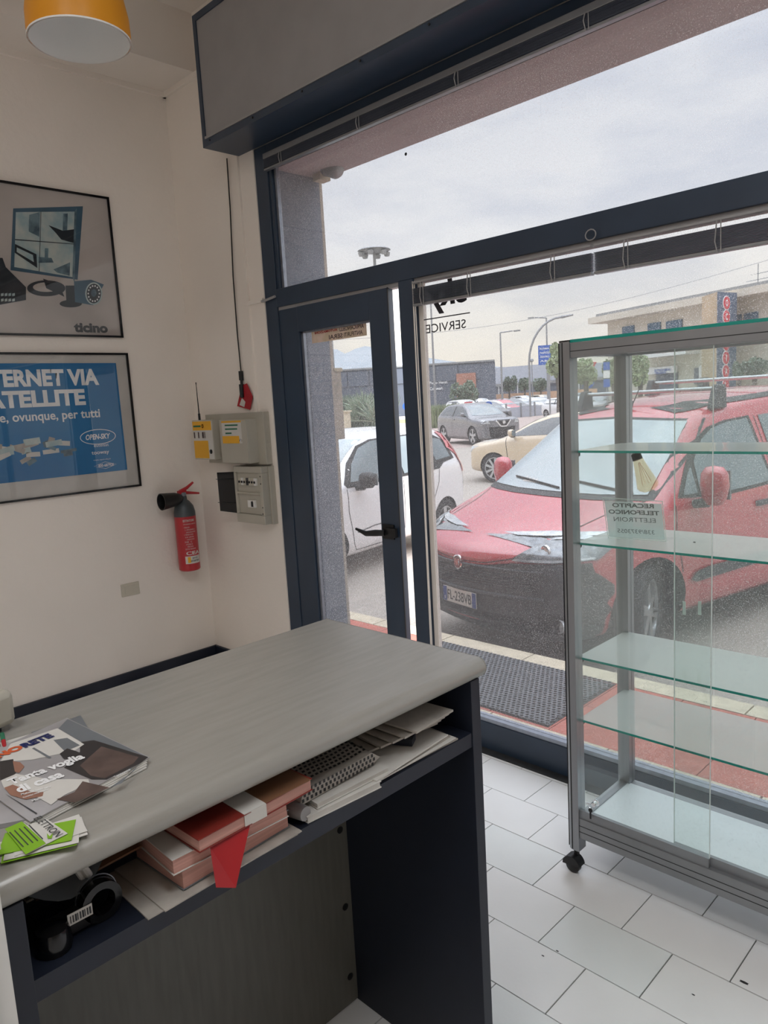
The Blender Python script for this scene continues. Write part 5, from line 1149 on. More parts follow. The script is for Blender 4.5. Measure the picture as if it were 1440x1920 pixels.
# ---------- beige hatchback crossing behind
P2 = dict(L=4.05, W=.87, H=1.46, zf=.80, zc=.93, x1=-1.12, x2=-1.98, x3=-3.3)
cl = Car('car', 'beige hatchback with alloy wheels behind the red van', 'car', hatch(**P2), .22, 'car_beige', (-.86, -3.42), .31, -10.30, 13.35, 1.44, lev=2, rim='silver', spokes=9, hub=.72)
cl.mirror = 'car_beige'; cl.hcol = 'silver'; dress(cl, **P2, pillars=(.48,), res=.07)
# ---------- gunmetal crossover
P3 = dict(L=4.38, W=.90, H=1.60, zf=.98, zc=1.05, x1=-1.20, x2=-2.00, x3=-3.6)
qx = Car('car', 'grey crossover car with a V-shaped chrome grille passing behind the beige hatchback', 'car', hatch(**P3), .22, 'car_gunmetal', (-.88, -3.53), .36, -16.2, 22.6, -1.12, lev=2, rim='silver', spokes=5, hub=.74)
qx.mirror = 'car_gunmetal'; qx.hcol = 'car_gunmetal'; dress(qx, **P3, pillars=(.5,), res=.08)
for sd in (1, -1): qx.line('front', [(sd*.30, .92), (sd*.12, .70), (0, .69)], .05, 'chrome_bar', 'chrome', eps=.02)
qx.patch('front', [(-.34, .93), (.34, .93), (.15, .70), (-.15, .70)], 'upper_grille', 'black', eps=.012)
B().lathe([(.06, 0), (.06, .02)], qx.hit('front', 0, .84)[0]+Vector((.012, 0, 0)), 18, AXB).obj('badge', 'chrome', qx.t)
# ================================================================== BACKGROUND
M['leaf1'] = mat('leaf_green_hazy', S(146, 158, 120), .8, var=.35, scale=.6); M['leaf2'] = mat('leaf_dark_hazy', S(112, 126, 108), .85, var=.35, scale=.6); M['leaf3'] = mat('yucca_blades', S(150, 164, 142), .7, var=.25, scale=2)  # tree greens paled, painting in the haze of the dusty window
M['bark'] = mat('bark', S(96, 88, 80), .9, var=.2); M['far_dark'] = mat('charcoal_cladding', S(98, 105, 118), .7, var=.06, scale=.3); M['brickred'] = mat('terracotta_cladding', S(176, 124, 106), .8, var=.1, scale=1)
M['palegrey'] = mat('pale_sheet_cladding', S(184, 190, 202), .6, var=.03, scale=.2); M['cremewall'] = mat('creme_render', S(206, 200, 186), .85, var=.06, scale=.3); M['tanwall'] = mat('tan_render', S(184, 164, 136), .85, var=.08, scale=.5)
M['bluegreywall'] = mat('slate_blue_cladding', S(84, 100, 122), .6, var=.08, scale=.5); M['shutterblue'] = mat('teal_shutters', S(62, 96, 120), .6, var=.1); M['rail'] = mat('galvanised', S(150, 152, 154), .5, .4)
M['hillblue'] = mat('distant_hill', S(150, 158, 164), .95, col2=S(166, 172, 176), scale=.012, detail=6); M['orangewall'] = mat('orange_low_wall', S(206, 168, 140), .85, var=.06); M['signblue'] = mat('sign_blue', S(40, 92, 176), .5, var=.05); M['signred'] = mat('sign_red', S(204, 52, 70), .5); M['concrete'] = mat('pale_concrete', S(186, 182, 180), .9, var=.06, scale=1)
# road band and verge, flat areas
struct(B().add([tuple(onz(*p, GZ+.004)) for p in ((560, 792), (810, 788), (1120, 768), (1700, 757), (1700, 800), (1200, 800), (810, 846), (560, 850))], [tuple(range(8))]).obj('road', 'road'))
struct(B().box((-60, 6.5, GZ+.001), (-3.5, 9.2, GZ+.004)).obj('path', 'road')) if False else None
def wpt(px, D, h=None, py=None):
    """point at view depth D under picture column px, standing on the ground, with height of picture row py"""
    p = dep(px, 750, D); q = dep(px, py, D) if py is not None else None
    return Vector((p.x, p.y, GZ)), (q.z if q else h)
def block(a, b, z1, depth, name, m, par=None, z0=GZ, z1b=None, **k):
    """wall-like block from ground point a to b with thickness away from the camera; z1 at a, z1b at b"""
    a = Vector((a[0], a[1], 0)); b = Vector((b[0], b[1], 0)); u = (b-a).normalized(); n = Vector((-u.y, u.x, 0))
    if n.dot(a-Vector((CAM.x, CAM.y, 0))) < 0: n = -n
    zb = z1 if z1b is None else z1b; P = [a, b, b+n*depth, a+n*depth]
    v = [(p.x, p.y, z0) for p in P]+[(P[0].x, P[0].y, z1), (P[1].x, P[1].y, zb), (P[2].x, P[2].y, zb), (P[3].x, P[3].y, z1)]
    return B().add(v, QF).obj(name, m, par, **k)
def fpanel(a, b, f0, f1, z0, z1, name, m, par, d=.06, t=.05):
    """a panel on the front face of block a-b, from fraction f0 to f1"""
    a = Vector((a[0], a[1], 0)); b = Vector((b[0], b[1], 0)); u = (b-a).normalized(); n = Vector((-u.y, u.x, 0))
    if n.dot(a-Vector((CAM.x, CAM.y, 0))) < 0: n = -n
    p = a+(b-a)*f0-n*d; q = a+(b-a)*f1-n*d; P = [p, q, q+n*t, p+n*t]
    return B().add([(c.x, c.y, z0) for c in P]+[(c.x, c.y, z1) for c in P], QF).obj(name, m, par)
def fframe(a, b, d=.08):
    a = Vector((a[0], a[1], 0)); b = Vector((b[0], b[1], 0)); u = (b-a).normalized(); n = Vector((-u.y, u.x, 0))
    if n.dot(a-Vector((CAM.x, CAM.y, 0))) < 0: n = -n
    return (a-n*d, u, Vector((0, 0, 1)), -n)
# hills
def hill(name, pts, D, m, label):
    v = []; n = len(pts)
    for i, (px, py) in enumerate(pts):
        p, z = wpt(px, D, py=py); q = Vector((p.x, p.y, 0))*1.18; v += [(p.x, p.y, GZ-2), (p.x, p.y, GZ+(z-GZ)*.45), (q.x, q.y, z*1.18), (q.x*1.1, q.y*1.1, GZ-2)]
    f = []
    for i in range(n-1):
        for k in range(3): f.append((4*i+k, 4*i+4+k, 4*i+5+k, 4*i+1+k))
    o = B().add(v, f).obj(name, m, smooth=60); o['kind'] = 'structure'; return o
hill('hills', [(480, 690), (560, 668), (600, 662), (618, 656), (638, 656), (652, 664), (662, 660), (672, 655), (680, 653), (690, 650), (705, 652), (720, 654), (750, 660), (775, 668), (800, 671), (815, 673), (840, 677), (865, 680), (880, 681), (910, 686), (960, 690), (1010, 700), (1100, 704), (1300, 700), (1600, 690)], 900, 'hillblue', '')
# long dark building
a, b = wpt(520, 92)[0], wpt(930, 88)[0]
ht = (wpt(600, 91, py=693)[1]+wpt(925, 88, py=682)[1])/2; h2 = ht
bd1 = thing('dark_building', 'long charcoal commercial building with a terracotta corner across the car park', 'building', a)
block(a, b, ht, 8, 'wall', 'far_dark', bd1, z1b=h2)
for i in range(9): fpanel(a, b, .04+.10*i, .135+.10*i, GZ+3.9, ht-.25, 'cladding_panel', 'far_dark', bd1, d=.12, t=.1)
fpanel(a, b, .83, .915, GZ, wpt(880, 89, py=700)[1], 'terracotta_panel', 'brickred', bd1, d=.3, t=.28)
fpanel(a, b, .0, 1.0, ht-.05, ht+.14, 'roof_edge', 'rail', bd1, d=.2, t=.3)
Fb = fframe(a, b, .16)
def along(px, D, F): p = dep(px, 740, D); return (Vector((p.x, p.y, 0))-Vector((F[0].x, F[0].y, 0))).dot(F[1])
text('Paolo Herst', Fb, along(808, 90, Fb), wpt(808, 90, py=721)[1], 'inkw', bd1, h=.32, w=2.1, bold=.02); text('Coconori', Fb, along(808, 90, Fb), wpt(808, 90, py=732)[1], 'inkw', bd1, h=.36, w=1.5, bold=.03)
# pale warehouse
a, b = wpt(893, 112)[0], wpt(1300, 90)[0]
wh = thing('warehouse', 'pale grey warehouse with a sloping roofline behind the parked cars', 'building', a)
pa_, pb_ = wpt(893, 112, py=716)[1], wpt(1180, 96, py=712)[1]
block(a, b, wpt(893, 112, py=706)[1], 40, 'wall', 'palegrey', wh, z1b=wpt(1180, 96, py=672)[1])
r0, r1_, r2_ = wpt(897, 111, py=708), wpt(927, 110, py=690), wpt(1300, 89, py=678)
v = []
for (p, z) in (wpt(893, 111.5, py=716), wpt(928, 109.5, py=690), wpt(1020, 104, py=683), wpt(1300, 89.5, py=676)): v.append((p.x, p.y, z))
lo_ = [wpt(893, 111.5, py=724), wpt(928, 109.5, py=722), wpt(1020, 104, py=716), wpt(1300, 89.5, py=706)]
lv = [(p.x, p.y, z) for p, z in lo_]
B().add(v+lv, [(0, 1, 5, 4), (1, 2, 6, 5), (2, 3, 7, 6)]).obj('gable_fascia', 'palegrey', wh)
fpanel(a, b, 0, .8, GZ+1.2, GZ+3.1, 'window_band', 'far_dark', wh, d=.1)
for i in range(6): fpanel(a, b, .03+.1*i, .034+.1*i, GZ, GZ+3.3, 'pillar', 'inkw', wh, d=.2)
fpanel(a, b, 0, 1, GZ+3.1, GZ+3.5, 'eaves_strip', 'rail', wh, d=.4)
ow = tag(block(wpt(927, 99)[0], wpt(1120, 96)[0], GZ+2.0, .3, 'low_wall', 'orangewall'), 'low orange-pink wall behind the rows of parked cars', 'wall')
# car park edge wall
a, b = wpt(945, 57)[0], wpt(1150, 74)[0]
cw = tag(block(wpt(838, 60)[0], wpt(938, 58.3)[0], GZ+.35, .5, 'car_park_kerb', 'concrete'), 'low concrete kerb along the edge of the car park', 'kerb')
gw = thing('car_park_wall', 'grey guard wall with steel posts along the car park', 'wall', a)
block(wpt(950, 58)[0], wpt(1180, 70)[0], wpt(950, 58, py=765)[1], .25, 'wall_panel', 'palegrey', gw)
for i in range(10):
    p = wpt(950, 58)[0].lerp(wpt(1180, 70)[0], i/10); B().box((p.x-.06, p.y-.15, GZ), (p.x+.06, p.y-.05, GZ+1.15)).obj('post', 'rail', gw)
# parked cars
gcar = {}
CG = dict(L=4.1, W=.86, H=1.47, zf=.80, zc=.93, x1=-1.10, x2=-1.75, x3=-3.3)
SUV = dict(L=4.4, W=.9, H=1.68, zf=.98, zc=1.08, x1=-1.15, x2=-1.75, x3=-3.9)
protos = {}
def parked(kind, px, D, head, paint_, label, group='cars in the far car park'):
    p = wpt(px, D)[0]
    if kind not in protos:
        d = CG if kind == 'hatch' else SUV
        c = Car('car', label, 'car', hatch(**d), .2, paint_, (-.85, -d['L']+.75), .32, p.x, p.y, head, lev=1, group=group, rim='silver')
        c.mirror = 'black'; c.hcol = 'black'; dress(c, **d, seams=False, res=.25, mir=False, handles=False); protos[kind] = c.t; c.body.material_slots[0].link = 'OBJECT'; c.body.material_slots[0].material = M[paint_]; t = c.t
        for o in [t]+list(t.children): pass
        return t
    t = copy_tree(protos[kind]); t.location = (p.x, p.y, GZ); t.rotation_euler.z = math.atan2(-math.cos(head), -math.sin(head)); t['label'] = label
    for ch in t.children:
        if ch.name.startswith('body'): ch.material_slots[0].link = 'OBJECT'; ch.material_slots[0].material = M[paint_]
    if group: t['group'] = group
    elif 'group' in t: del t['group']
    return t
HC = -1.22
row = [('hatch', 948, 62, 'car_white', 'white hatchback first in the front row of the far car park'), ('hatch', 968, 64.5, 'car_redsmall', 'red hatchback in the front row of the far car park'),
       ('hatch', 986, 67, 'car_dark', 'dark hatchback beside the red one in the front row of the far car park'), ('hatch', 1002, 69.5, 'car_silver', 'silver hatchback behind the curved lamp post in the far car park'),
       ('hatch', 1018, 72, 'car_white', 'white hatchback right of the curved lamp post in the far car park'), ('hatch', 1034, 74.0, 'car_silver', 'last silver hatchback before the cabinet post in the far car park'),
       ('suv', 922, 76, 'car_white', 'white tall car at the back left of the far car park'), ('hatch', 943, 79.5, 'car_gunmetal', 'grey hatchback in the back row of the far car park'), ('hatch', 966, 82.5, 'car_silver', 'silver hatchback in the back row of the far car park'),
       ('suv', 1003, 86, 'car_white', 'white estate in the back row by the orange wall'), ('suv', 1036, 90, 'car_beige', 'beige tall car in the back row by the tree'),
       ('hatch', 1100, 50, 'car_white', 'white hatchback seen through the cabinet, under the yield sign'), ('hatch', 1124, 53, 'car_silver', 'silver hatchback seen through the cabinet, right of the yield sign'), ('hatch', 1148, 56, 'car_gunmetal', 'grey hatchback seen through the cabinet beside its back post')]
for k_, px_c, D_c, p_c, l_c in row: parked(k_, px_c, D_c, HC, p_c, l_c)
parked('suv', 893, 54, -1.1, 'car_white', 'white van-like car behind the blue keep-right sign', None)
parked('hatch', 945, 50, -1.2, 'car_dark', 'small black car on the road beyond the keep-right sign', None)
parked('suv', 1043, 64, .35, 'car_dark', 'dark off-road car driving away on the far road', None)
# lamp posts
def lamppost(px, D, pytop, kind, label, arm=1, pybase=None):
    g, z = wpt(px, D, py=pytop); t = thing('street_lamp', label, 'street lamp', g, group='street lamps'); q = dep(px+60, 750, D)-dep(px, 750, D); q.z = 0; q.normalize(); q *= arm
    r = .0011*D+.02
    if kind == 'L':
        B().tube([g, (g.x, g.y, z)], [r*1.2, r*.7], 8).obj('pole', 'rail', t); e = Vector((g.x, g.y, z))
        B().tube([e, e+q*1.2+Vector((0, 0, .1))], r*.6, 6).obj('arm', 'rail', t); B().box(tuple(e+q*1.6+Vector((-.3, -.15, .03))), tuple(e+q*1.6+Vector((.3, .15, .15)))).obj('lamp_head', 'rail', t)
    elif kind == 'arc':
        P = [Vector((g.x, g.y, GZ)), Vector((g.x, g.y, z-3.4))]
        for i in range(1, 9): a = PI/2*i/8; P.append(Vector((g.x, g.y, z-3.4))+q*2.6*(1-math.cos(a))+Vector((0, 0, 3.4*math.sin(a))))
        B().tube(P, r, 8).obj('pole', 'rail', t); B().tube([P[-1], P[-1]+q*.9+Vector((0, 0, .12))], [.12, .07], 8).obj('lamp_head', 'rail', t)
    elif kind == 'tower':
        B().tube([g, (g.x, g.y, z)], [.22, .14], 8).obj('pole', 'rail', t); e = Vector((g.x, g.y, z))
        B().lathe([(1.4, 0), (1.7, .12), (1.5, .25), (.2, .3)], e, 20).obj('lamp_ring', 'rail', t)
        for i in range(6): a = PI/3*i; B().lathe([(.25, -.45), (.35, -.1), (.15, 0)], e+Vector((1.35*math.cos(a), 1.35*math.sin(a), 0)), 10).obj('lamp_head', 'rail', t)
    else:
        B().tube([g, (g.x, g.y, z)], .06, 6).obj('pole', 'rail', t); B().lathe([(.05, -.2), (.25, 0), (.2, .2), (.02, .3)], (g.x, g.y, z), 12).obj('lamp_globe', 'rail', t)
lamppost(816, 55, 563, 'L', 'street lamp just behind the SERVICE lettering, arm to the left', -1)
lamppost(942, 72, 625, 'L', 'slim street lamp rising from the middle of the far car park')
lamppost(994, 58.5, 600, 'arc', 'curved street lamp rising in front of the pale warehouse')
lamppost(1028, 79, 598, 'L', 'tall street lamp beside the tip of the curved one', -1)
lamppost(717, 78, 479, 'tower', 'high lighting mast with a ring of lamps above the transom')
lamppost(999, 91, 677, 'ball', 'short globe lamp in front of the warehouse')
lamppost(630, 70, 600, 'L', 'slim street lamp seen through the door glass')
# signs
def signpost(px, D, pyb, name, label, parts_, r=.03, top=None):
    g, z = wpt(px, D, py=top); t = thing(name, label, 'road sign', g); B().tube([g, (g.x, g.y, z)], r, 8).obj('pole', 'rail', t)
    c = (Vector((CAM.x, CAM.y, 0))-Vector((g.x, g.y, 0))).normalized(); u = Vector((-c.y, c.x, 0)); F = (Vector((g.x, g.y, 0))+c*.05, u, Vector((0, 0, 1)), c)
    for nm, pts, m, d in parts_: B().prism([(x, z_) for x, z_ in pts], d, d+.02, F).obj(nm, m, t)
    return t, F
def circ(cx, cz, r, n=24): return [(cx+r*math.cos(i*2*PI/n), cz+r*math.sin(i*2*PI/n)) for i in range(n)]
z_ = wpt(1027, 45, py=648)[1]; z1_ = wpt(1027, 45, py=684)[1]
t_, F_ = signpost(1031, 45, 0, 'direction_sign', 'large blue direction sign by the tree, left of the cabinet', [('panel', rect(-.62, z1_, .34, z_), 'signblue', 0)], r=.05, top=648)
for i, s_ in enumerate(('ROMA', 'NAPOLI', 'CENTRO', 'A24')): text(s_, F_, -.52, z1_+.18+.24*(3-i), 'inkw', t_, h=.11, w=.55, bold=.02, d=.025)
z_ = wpt(1055, 32, py=676)[1]; signpost(1055, 32, 0, 'blue_oval_sign', 'blue oval sign half hidden by the cabinet corner post', [('panel', [(x*.75, z_+(z-z_)*1.0) for x, z in circ(0, z_, .34)], 'signblue', 0)], top=662)
D_ = 34; zc_ = wpt(1103, D_, py=690)[1]; zr_ = wpt(1104, D_, py=717)[1]
signpost(1103, D_, 0, 'yield_sign', 'white and red yield sign above a blue roundabout sign', [('triangle', [(-.40, zc_+.24), (0, zc_-.46), (.40, zc_+.24)], 'signred', 0), ('triangle_field', [(-.27, zc_+.17), (0, zc_-.30), (.27, zc_+.17)], 'inkw', .021), ('disc', circ(0, zr_, .27), 'signblue', 0)]
         +[('arrow', [(.13*math.cos(a+k_)*s_, zr_+.13*math.sin(a+k_)*s_) for k_, s_ in ((0, .8), (.5, 1.0), (1.0, 1.4), (.9, .6), (.5, .6))], 'inkw', .021) for a in (0, 2.1, 4.2)], top=680)
zn = wpt(878, 44, py=761)[1]
signpost(878, 44, 0, 'no_entry_sign', 'red no entry sign over the roof of the grey crossover', [('panel', rect(-.24, zn-.24, .24, zn+.24), 'signred', 0), ('bar', rect(-.18, zn-.05, .18, zn+.05), 'inkw', .021)], top=754)
zn = wpt(916, 42, py=759)[1]
signpost(916, 42, 0, 'keep_right_sign', 'round blue sign with a white arrow on a white post', [('disc', circ(0, zn, .20), 'signblue', 0), ('arrow', [(-.10, zn-.10), (-.02, zn+.02), (0, zn+.12), (.03, zn+.02), (.12, zn-.08), (.02, zn-.05)], 'inkw', .021)], top=753, r=.05)
zn = wpt(761, 40, py=762)[1]; signpost(761, 40, 0, 'keep_right_sign', 'round blue sign seen through the slit beside the door', [('disc', circ(0, zn, .2), 'signblue', 0), ('arrow', [(-.08, zn-.1), (0, zn+.1), (.08, zn-.1)], 'inkw', .021)], top=755)
zn = wpt(1138, 38, py=694)[1]; signpost(1138, 38, 0, 'blue_square_sign', 'blue and white square signs left of the cabinet back post', [('panel', rect(-.16, zn, .16, zn+.40), 'signblue', 0), ('panel', rect(-.16, zn-.40, .16, zn-.03), 'inkw', 0), ('panel', rect(-.16, zn-.86, .16, zn-.45), 'signblue', 0)], top=680)
# right hand building
a, b = wpt(1141, 58)[0], wpt(1640, 39)[0]
rb = thing('shop_building', 'two-storey cream building with chimneys and a slate sign tower above the cabinet', 'building', a)
za, zb_ = wpt(1141, 58, py=603)[1], wpt(1440, 46.0, py=556)[1]
zR = (za+zb_)/2
block(a, b, zR, 12, 'wall', 'cremewall', rb)
fpanel(a, b, -.045, 1, zR-.1, zR+.35, 'roof_slab', 'cremewall', rb, d=1.1, t=13)
fpanel(a, b, -.03, 1, zR+.35, zR+.60, 'roof', 'rail', rb, d=.6, t=11)
L_b = (b-a).length; u_b = (b-a).normalized()
def fr(px):    # fraction along the facade below picture column px
    d = ray(px, 740); d.z = 0; A2 = Vector((a.x, a.y)); U = Vector((u_b.x, u_b.y)); D2 = Vector((d.x, d.y)); det = D2.x*(-U.y)+D2.y*U.x
    s_ = (A2.x*(-U.y)+A2.y*U.x)/det; p = D2*s_-A2; return p.dot(U)/L_b
def zf_(px, py): 
    f_ = fr(px); p = a.lerp(b, f_); D = (Vector((p.x, p.y, 0))).dot(Vector((_f.x, _f.y, 0)))/1.0
    d = ray(px, py); k_ = (p.x*d.x+p.y*d.y)/(d.x**2+d.y**2); return 1.53+k_*d.z
for x0_, x1_, y0_, y1_ in ((1170, 1191, 613, 632), (1217, 1240, 607, 626), (1251, 1280, 603, 622), (1379, 1389, 591, 612), (1395, 1420, 588, 610)):
    w_ = fpanel(a, b, fr(x0_), fr(x1_), zf_(x0_, y1_+12), zf_(x0_, y0_), 'window', 'shutterblue', rb, d=.12, t=.1)
    fpanel(a, b, fr(x0_), fr(x1_), zf_(x0_, y1_+14), zf_(x0_, y1_+12), 'window_sill', 'inkw', w_, d=.3, t=.3)
for x0_, x1_, y0_ in ((1134, 1147, 583), (1197, 1210, 572), (1238, 1250, 581), (1283, 1297, 562)):
    fpanel(a, b, fr(x0_), fr(x1_), zR+.5, zf_(x0_, y0_), 'chimney', 'tanwall', rb, d=-1.5, t=1.0)
fpanel(a, b, fr(1220), fr(1311), zf_(1222, 672), zf_(1222, 664), 'canopy', 'inkw', rb, d=1.2, t=1.2)
fpanel(a, b, fr(1232), fr(1272), GZ, zf_(1232, 701), 'shop_opening', 'far_dark', rb, d=.1)
sgn = fpanel(a, b, fr(1222), fr(1274), zf_(1222, 702), zf_(1222, 690), 'shop_sign', 'inkw', rb, d=.4, t=.2)
Fs = fframe(a, b, .42); Fs_a = fr(1236)*L_b
text('ELETTRODOMESTICI', Fs, Fs_a, zf_(1236, 697), 'signblue', rb, h=.16, w=(fr(1266)-fr(1236))*L_b, bold=.03); text('E FERRAMENTA', Fs, Fs_a, zf_(1236, 701.5), 'signblue', rb, h=.14, w=(fr(1258)-fr(1236))*L_b, bold=.03)
fpanel(a, b, fr(1313), fr(1335), GZ, zf_(1313, 686), 'pale_door', 'inkw', rb, d=.15)
fpanel(a, b, fr(1304), fr(1312), zf_(1304, 720), zf_(1304, 690), 'door', 'far_dark', rb, d=.15)
# tower
tc0 = wpt(1343, 44.5)[0]; tl = wpt(1315, 46.5)[0]; tr_ = wpt(1378, 45.5)[0]; zt_ = wpt(1343, 44.5, py=551)[1]
tw = B().add([(p.x, p.y, z) for z in (GZ, zt_) for p in (tl, tc0, tr_, tl+(tr_-tc0))], QF).obj('sign_tower', 'tanwall', rb)
u_ = (tr_-tc0).normalized(); n_ = u_.cross(Vector((0, 0, 1))); n_ = n_ if n_.dot(CAM-tc0) > 0 else -n_; FT = (Vector((tc0.x, tc0.y, 0)), u_, Vector((0, 0, 1)), n_)
wt = (tr_-tc0).length; B().prism(rect(0, GZ, wt, zt_), .0, .05, FT).obj('slate_face', 'bluegreywall', tw)
zz = zt_-.5
for i, ch in enumerate('OCCHIALI'):
    cz = zt_-.62-.80*i; ell_ = [(wt*.42+.36*math.cos(q_*PI/10), cz+.42*math.sin(q_*PI/10)) for q_ in range(20)]
    B().prism(ell_, .06, .09, FT).obj('sign_lozenge_rim', 'inkw', tw); e2 = [(wt*.42+(x-wt*.42)*.86, cz+(z-cz)*.88) for x, z in ell_]
    B().prism(e2, .092, .11, FT).obj('sign_lozenge', 'signred', tw); text(ch, FT, wt*.42, cz-.2, 'inkw', tw, h=.40, w=.24 if ch != 'I' else .08, bold=.03, d=.115, align='CENTER')
# aerials on the roof
for px, y0_, arms in ((1367, 500, (518, 529)), (1413, 525, (528, 545, 550))):
    f_ = fr(px); p = a.lerp(b, f_)+Vector((.8, 2.5, 0)); D = p.x*_f.x/math.cos(PITCH)+p.y*_f.y/math.cos(PITCH); z = zf_(px, y0_)*1.03
    t = thing('roof_aerial', 'television aerial on the cream roof, '+('nearer the slate tower' if px < 1400 else 'above the right roof edge'), 'aerial', (p.x, p.y, zR))
    B().tube([(p.x, p.y, zR+.5), (p.x, p.y, z)], .03, 6).obj('mast', 'rail', t); b2_ = B()
    for q_ in arms:
        zq = z-(q_-y0_)*.034; c = Vector((p.x, p.y, zq)); b2_.tube([c-u_b*(.9 if q_ > 528 else .1), c+u_b*.9], .018, 5)
        for k_ in range(6): e_ = c+u_b*(-.5+.25*k_); b2_.tube([e_-Vector((0, .2, 0)), e_+Vector((0, .2, 0))], .01, 4)
    b2_.obj('dipoles', 'rail', t, kind='stuff')
# trees
def clump(c, r, n, s, seed, rz=1.):
    rr = random.Random(seed); v = []; f = []
    for i in range(n):
        a, h = rr.uniform(0, 2*PI), rr.uniform(-1, 1); q = rr.uniform(.55, 1)**.5*r; w = math.sqrt(1-h*h)
        p = Vector(c)+Vector((math.cos(a)*w*q, math.sin(a)*w*q, h*q*rz)); d = Vector((rr.uniform(-1, 1), rr.uniform(-1, 1), rr.uniform(-1, 1))).normalized(); e = d.orthogonal().normalized()*s*rr.uniform(.6, 1.2); d *= s
        o = len(v); v += [p-d, p+e*.6, p+d, p-e*.6]; f.append((o, o+1, o+2, o+3))
    return v, f
def tree(name, label, px, D, pyt, pyc, wpx, m='leaf1', n=900, group=None, seed=1, blobs=11, trunk=True, ls=.16):
    g, zt = wpt(px, D, py=pyt); zc0 = wpt(px, D, py=pyc)[1]; W = wpx*D/FPX/2; t = thing(name, label, 'tree' if trunk else 'bush', g, group); rr = random.Random(seed)
    cr = B(); H = zt-zc0
    for i in range(blobs):
        a = rr.uniform(0, 2*PI); q = rr.uniform(0, .8)*W; c = (g.x+q*math.cos(a), g.y+q*math.sin(a), zc0+H*(.25+.5*rr.random())); cr.add(*clump(c, W*.42, n//blobs, ls, seed*31+i, min(1.6, max(.5, H*.5/(W*.6)))))
    cr.obj('crown', m, t, kind='stuff')
    if trunk:
        B().tube([g, (g.x+.05, g.y, zc0+H*.25)], [.14, .10], 8).tube([(g.x, g.y, zc0), (g.x+W*.4, g.y, zc0+H*.5)], [.07, .03], 6).tube([(g.x, g.y, zc0-.1), (g.x-W*.4, g.y, zc0+H*.5)], [.07, .03], 6).obj('trunk', 'bark', t)
tree('street_tree', 'broad tree behind the parked cars, left of the slim lamp', 955, 95, 704, 732, 30, 'leaf2', group='trees in front of the warehouse', seed=2)
tree('street_tree', 'small tree in front of the warehouse, left of the curved lamp', 984, 96, 708, 733, 22, 'leaf2', group='trees in front of the warehouse', seed=3)
tree('street_tree', 'small tree in front of the warehouse, right of the curved lamp', 1014, 96, 710, 734, 30, 'leaf2', group='trees in front of the warehouse', seed=4)
tree('street_tree', 'bushy tree in front of the terracotta corner', 872, 74, 716, 752, 52, 'leaf2', seed=5, n=1400)
tree('street_tree', 'loose olive-green tree beside the cabinet corner post', 1048, 30, 632, 728, 44, 'leaf1', seed=6, n=1700, ls=.10)
tree('street_tree', 'tree with a leaning trunk seen through the cabinet, behind the yield sign', 1098, 33, 672, 722, 40, 'leaf1', seed=7, n=1100, ls=.09)
tree('street_tree', 'leafy tree left of the cabinet back post, seen through the glass', 1150, 40, 672, 730, 44, 'leaf1', seed=8, n=1500, ls=.12)
tree('street_tree', 'bushy tree in front of the shop sign of the cream building', 1200, 36, 655, 728, 52, 'leaf1', seed=9, n=1900, ls=.10)
tree('clipped_tree', 'clipped dark tree with round heads before the cream building', 1413, 36, 672, 712, 44, 'leaf2', seed=10, n=1500, ls=.08)
tree('clipped_tree', 'smaller clipped dark tree beside the slate tower', 1384, 37, 676, 712, 24, 'leaf2', seed=11, n=900, ls=.08)
# green verge with grasses and yucca
def verge(pxs, D, m, name, label, n, hpx, seed, bw=.05):
    rr = random.Random(seed); v = []; f = []
    for i in range(n):
        px = rr.uniform(*pxs); d = D+rr.uniform(-1.2, 1.2); g = wpt(px, d)[0]; h = hpx*d/FPX*rr.uniform(.6, 1); l = Vector((rr.uniform(-.35, .35), rr.uniform(-.35, .35), 1))*h; s = Vector((rr.uniform(-1, 1), rr.uniform(-1, 1), 0)).normalized()*bw; o = len(v)
        v += [g-s, g+s, g+l]; f.append((o, o+1, o+2))
    return tag(B().add(v, f).obj(name, m, kind='stuff'), label, 'grass', kind='stuff')
verge((795, 892), 48, 'leaf1', 'tall_grass', 'tall green grass hedge behind the grey crossover', 4200, 44, 21, .09)
verge((640, 730), 51, 'leaf2', 'shrubs', 'dark green shrubs around the yucca', 3200, 70, 22, .12)
verge((915, 965), 24, 'grass', 'low_shrub', 'low green shrub between the crossover and the beige hatchback', 1500, 16, 23, .04)
yr = random.Random(8); gy = wpt(675, 46)[0]; v = []; f = []
for k in range(5):
    gb = gy+Vector((yr.uniform(-1.3, 1.3), yr.uniform(-.8, .8), .6+yr.uniform(0, .6)))
    for i in range(70):
        a = yr.uniform(0, 2*PI); e = yr.uniform(.1, 1.4); d = Vector((math.cos(a)*math.cos(e), math.sin(a)*math.cos(e), math.sin(e)))*yr.uniform(1.1, 1.9); s = d.orthogonal().normalized()*.05; o = len(v)
        v += [gb-s, gb+s, gb+d*.6+s*.8, gb+d-Vector((0, 0, .12)), gb+d*.6-s*.8]; f.append((o, o+1, o+2, o+3, o+4))
yk = thing('yucca', 'spiky pale yucca clump seen through the door glass', 'plant', gy); B().add(v, f).obj('blades', 'leaf3', yk, kind='stuff')
vs_ = tag(B().add([tuple(onz(*p, GZ+.02)) for p in ((620, 797), (780, 792), (780, 786), (620, 789))]+[tuple(onz(*p, GZ-.1)) for p in ((620, 797), (780, 792), (780, 786), (620, 789))], QF).obj('verge', 'grass'), 'grass verge under the yucca', 'grass'); vs_['kind'] = 'structure'; vs_.name = 'lawn'
tag(block(wpt(640, 41)[0], wpt(790, 41.6)[0], GZ+.12, .4, 'kerb_line', 'orangewall'), 'pale orange kerb in front of the yucca bed', 'kerb')
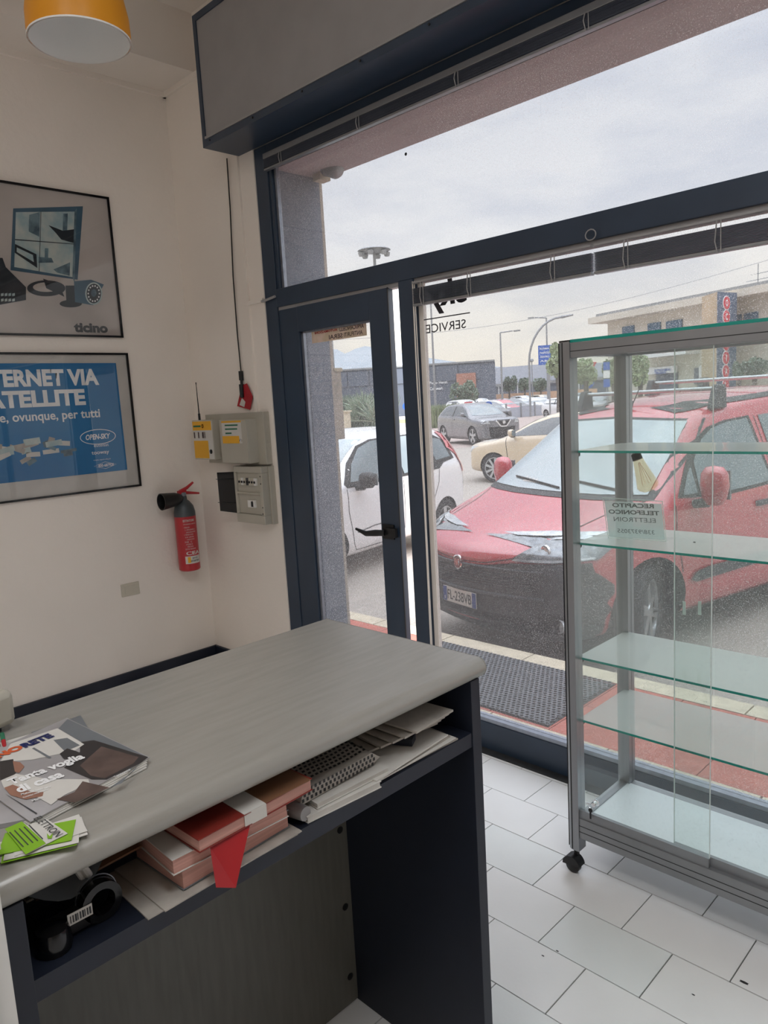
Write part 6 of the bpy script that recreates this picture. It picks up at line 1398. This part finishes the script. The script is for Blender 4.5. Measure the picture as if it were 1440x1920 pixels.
g = wpt(646, 30)[0]; pn_ = thing('stone_pillar', 'pale masonry gate pillar with a cap beside the door reveal', 'pillar', g); zt = wpt(646, 30, py=770)[1]
B().box((g.x-.14, g.y-.14, GZ), (g.x+.14, g.y+.14, zt-.06)).obj('shaft', 'stone', pn_); B().box((g.x-.19, g.y-.19, zt-.06), (g.x+.19, g.y+.19, zt)).obj('cap', 'stone', pn_)
# meter cabinet on the outside pier, wall siren under the lintel
mc = thing('meter_cabinet', 'beige meter cabinet on the outside pier by the door', 'cabinet', (-3.1, YO, 1.34))
B().box((-3.40, YO+.02, 1.335), (-3.167, YO+.075, 1.72)).obj('cabinet_box', 'plaster_out', mc, bevel=.004); B().box((-3.41, YO+.02, 1.715), (-3.162, YO+.082, 1.735)).obj('lid', 'stone', mc)
for i in range(10): B().box((-3.168+.008*i, YO+.018, 1.69), (-3.164+.008*i, YO+.02, 1.712)).obj('vent_slot', 'black', mc) if False else None
sp_ = thing('wall_siren', 'grey cone-shaped outdoor light fixed under the lintel beyond the window', 'outdoor lamp', (-3.0, 2.76, 2.72))
ca, cb_ = Vector((-3.07, 2.74, 2.80)), Vector((-2.955, 2.76, 2.715)); ax_ = (cb_-ca).normalized(); q1 = ax_.orthogonal().normalized(); A_ = Matrix((q1, ax_.cross(q1), ax_)).transposed()
B().lathe([(.030, 0), (.052, .03), (.056, .07), (.045, .13), (.028, .148), (.001, .150)], ca, 24, A_).obj('body', 'rail', sp_, smooth=50)
B().lathe([(.058, .060), (.060, .066), (.058, .072)], ca, 24, A_, cap=False).obj('seam_ring', 'steel', sp_); B().box((-3.12, 2.72, 2.70), (-3.06, 2.79, 2.735)).obj('bracket', 'stone', sp_)
# overhead wire
p0_, p1_ = dep(560, 640, 60), dep(1500, 470, 48); tag(B().tube([p0_.lerp(p1_, i/14)-Vector((0, 0, 1.4*math.sin(PI*i/14))) for i in range(15)], .016, 5).obj('overhead_wire', 'rail'), 'thin overhead wire crossing the sky', 'wire')
# leftovers on the cabinet
tag(B().lathe([(.004, 0), (.003, .002)], ony(1302, 1020, 2.1)*0+Vector((onz(1302, 1017, 1.0785).x, onz(1302, 1017, 1.0785).y, 1.0785)), 6).obj('dead_insect', 'black'), 'tiny dead insect on the second glass shelf', 'insect')
p_ = ony(761, 289, 2.472); tag(B().lathe([(.007, -.001), (.006, .001), (.001, .002)], (p_.x, 2.471, p_.z), 7, AY).obj('window_speck', 'black'), 'small dark speck stuck on the upper window pane', 'speck')
# heel scuffs on the tiles near the cabinet
for i_, (px, py) in enumerate(((1395, 1842), (1018, 1792), (1045, 1783), (1300, 1865))):
    q_ = onz(px, py, .0006); rr = random.Random(i_); w_ = .010 if i_ == 0 else .004
    B().add([(q_.x+w_*math.cos(a)*(1.6 if k % 2 else .9), q_.y+w_*.45*math.sin(a), .0007) for k, a in enumerate([j*PI/4 for j in range(8)])], [tuple(range(8))]).obj('scuff_mark', 'rubber', fl)
for o in list(bpy.data.objects):
    if '_w' in o: del o['_w']
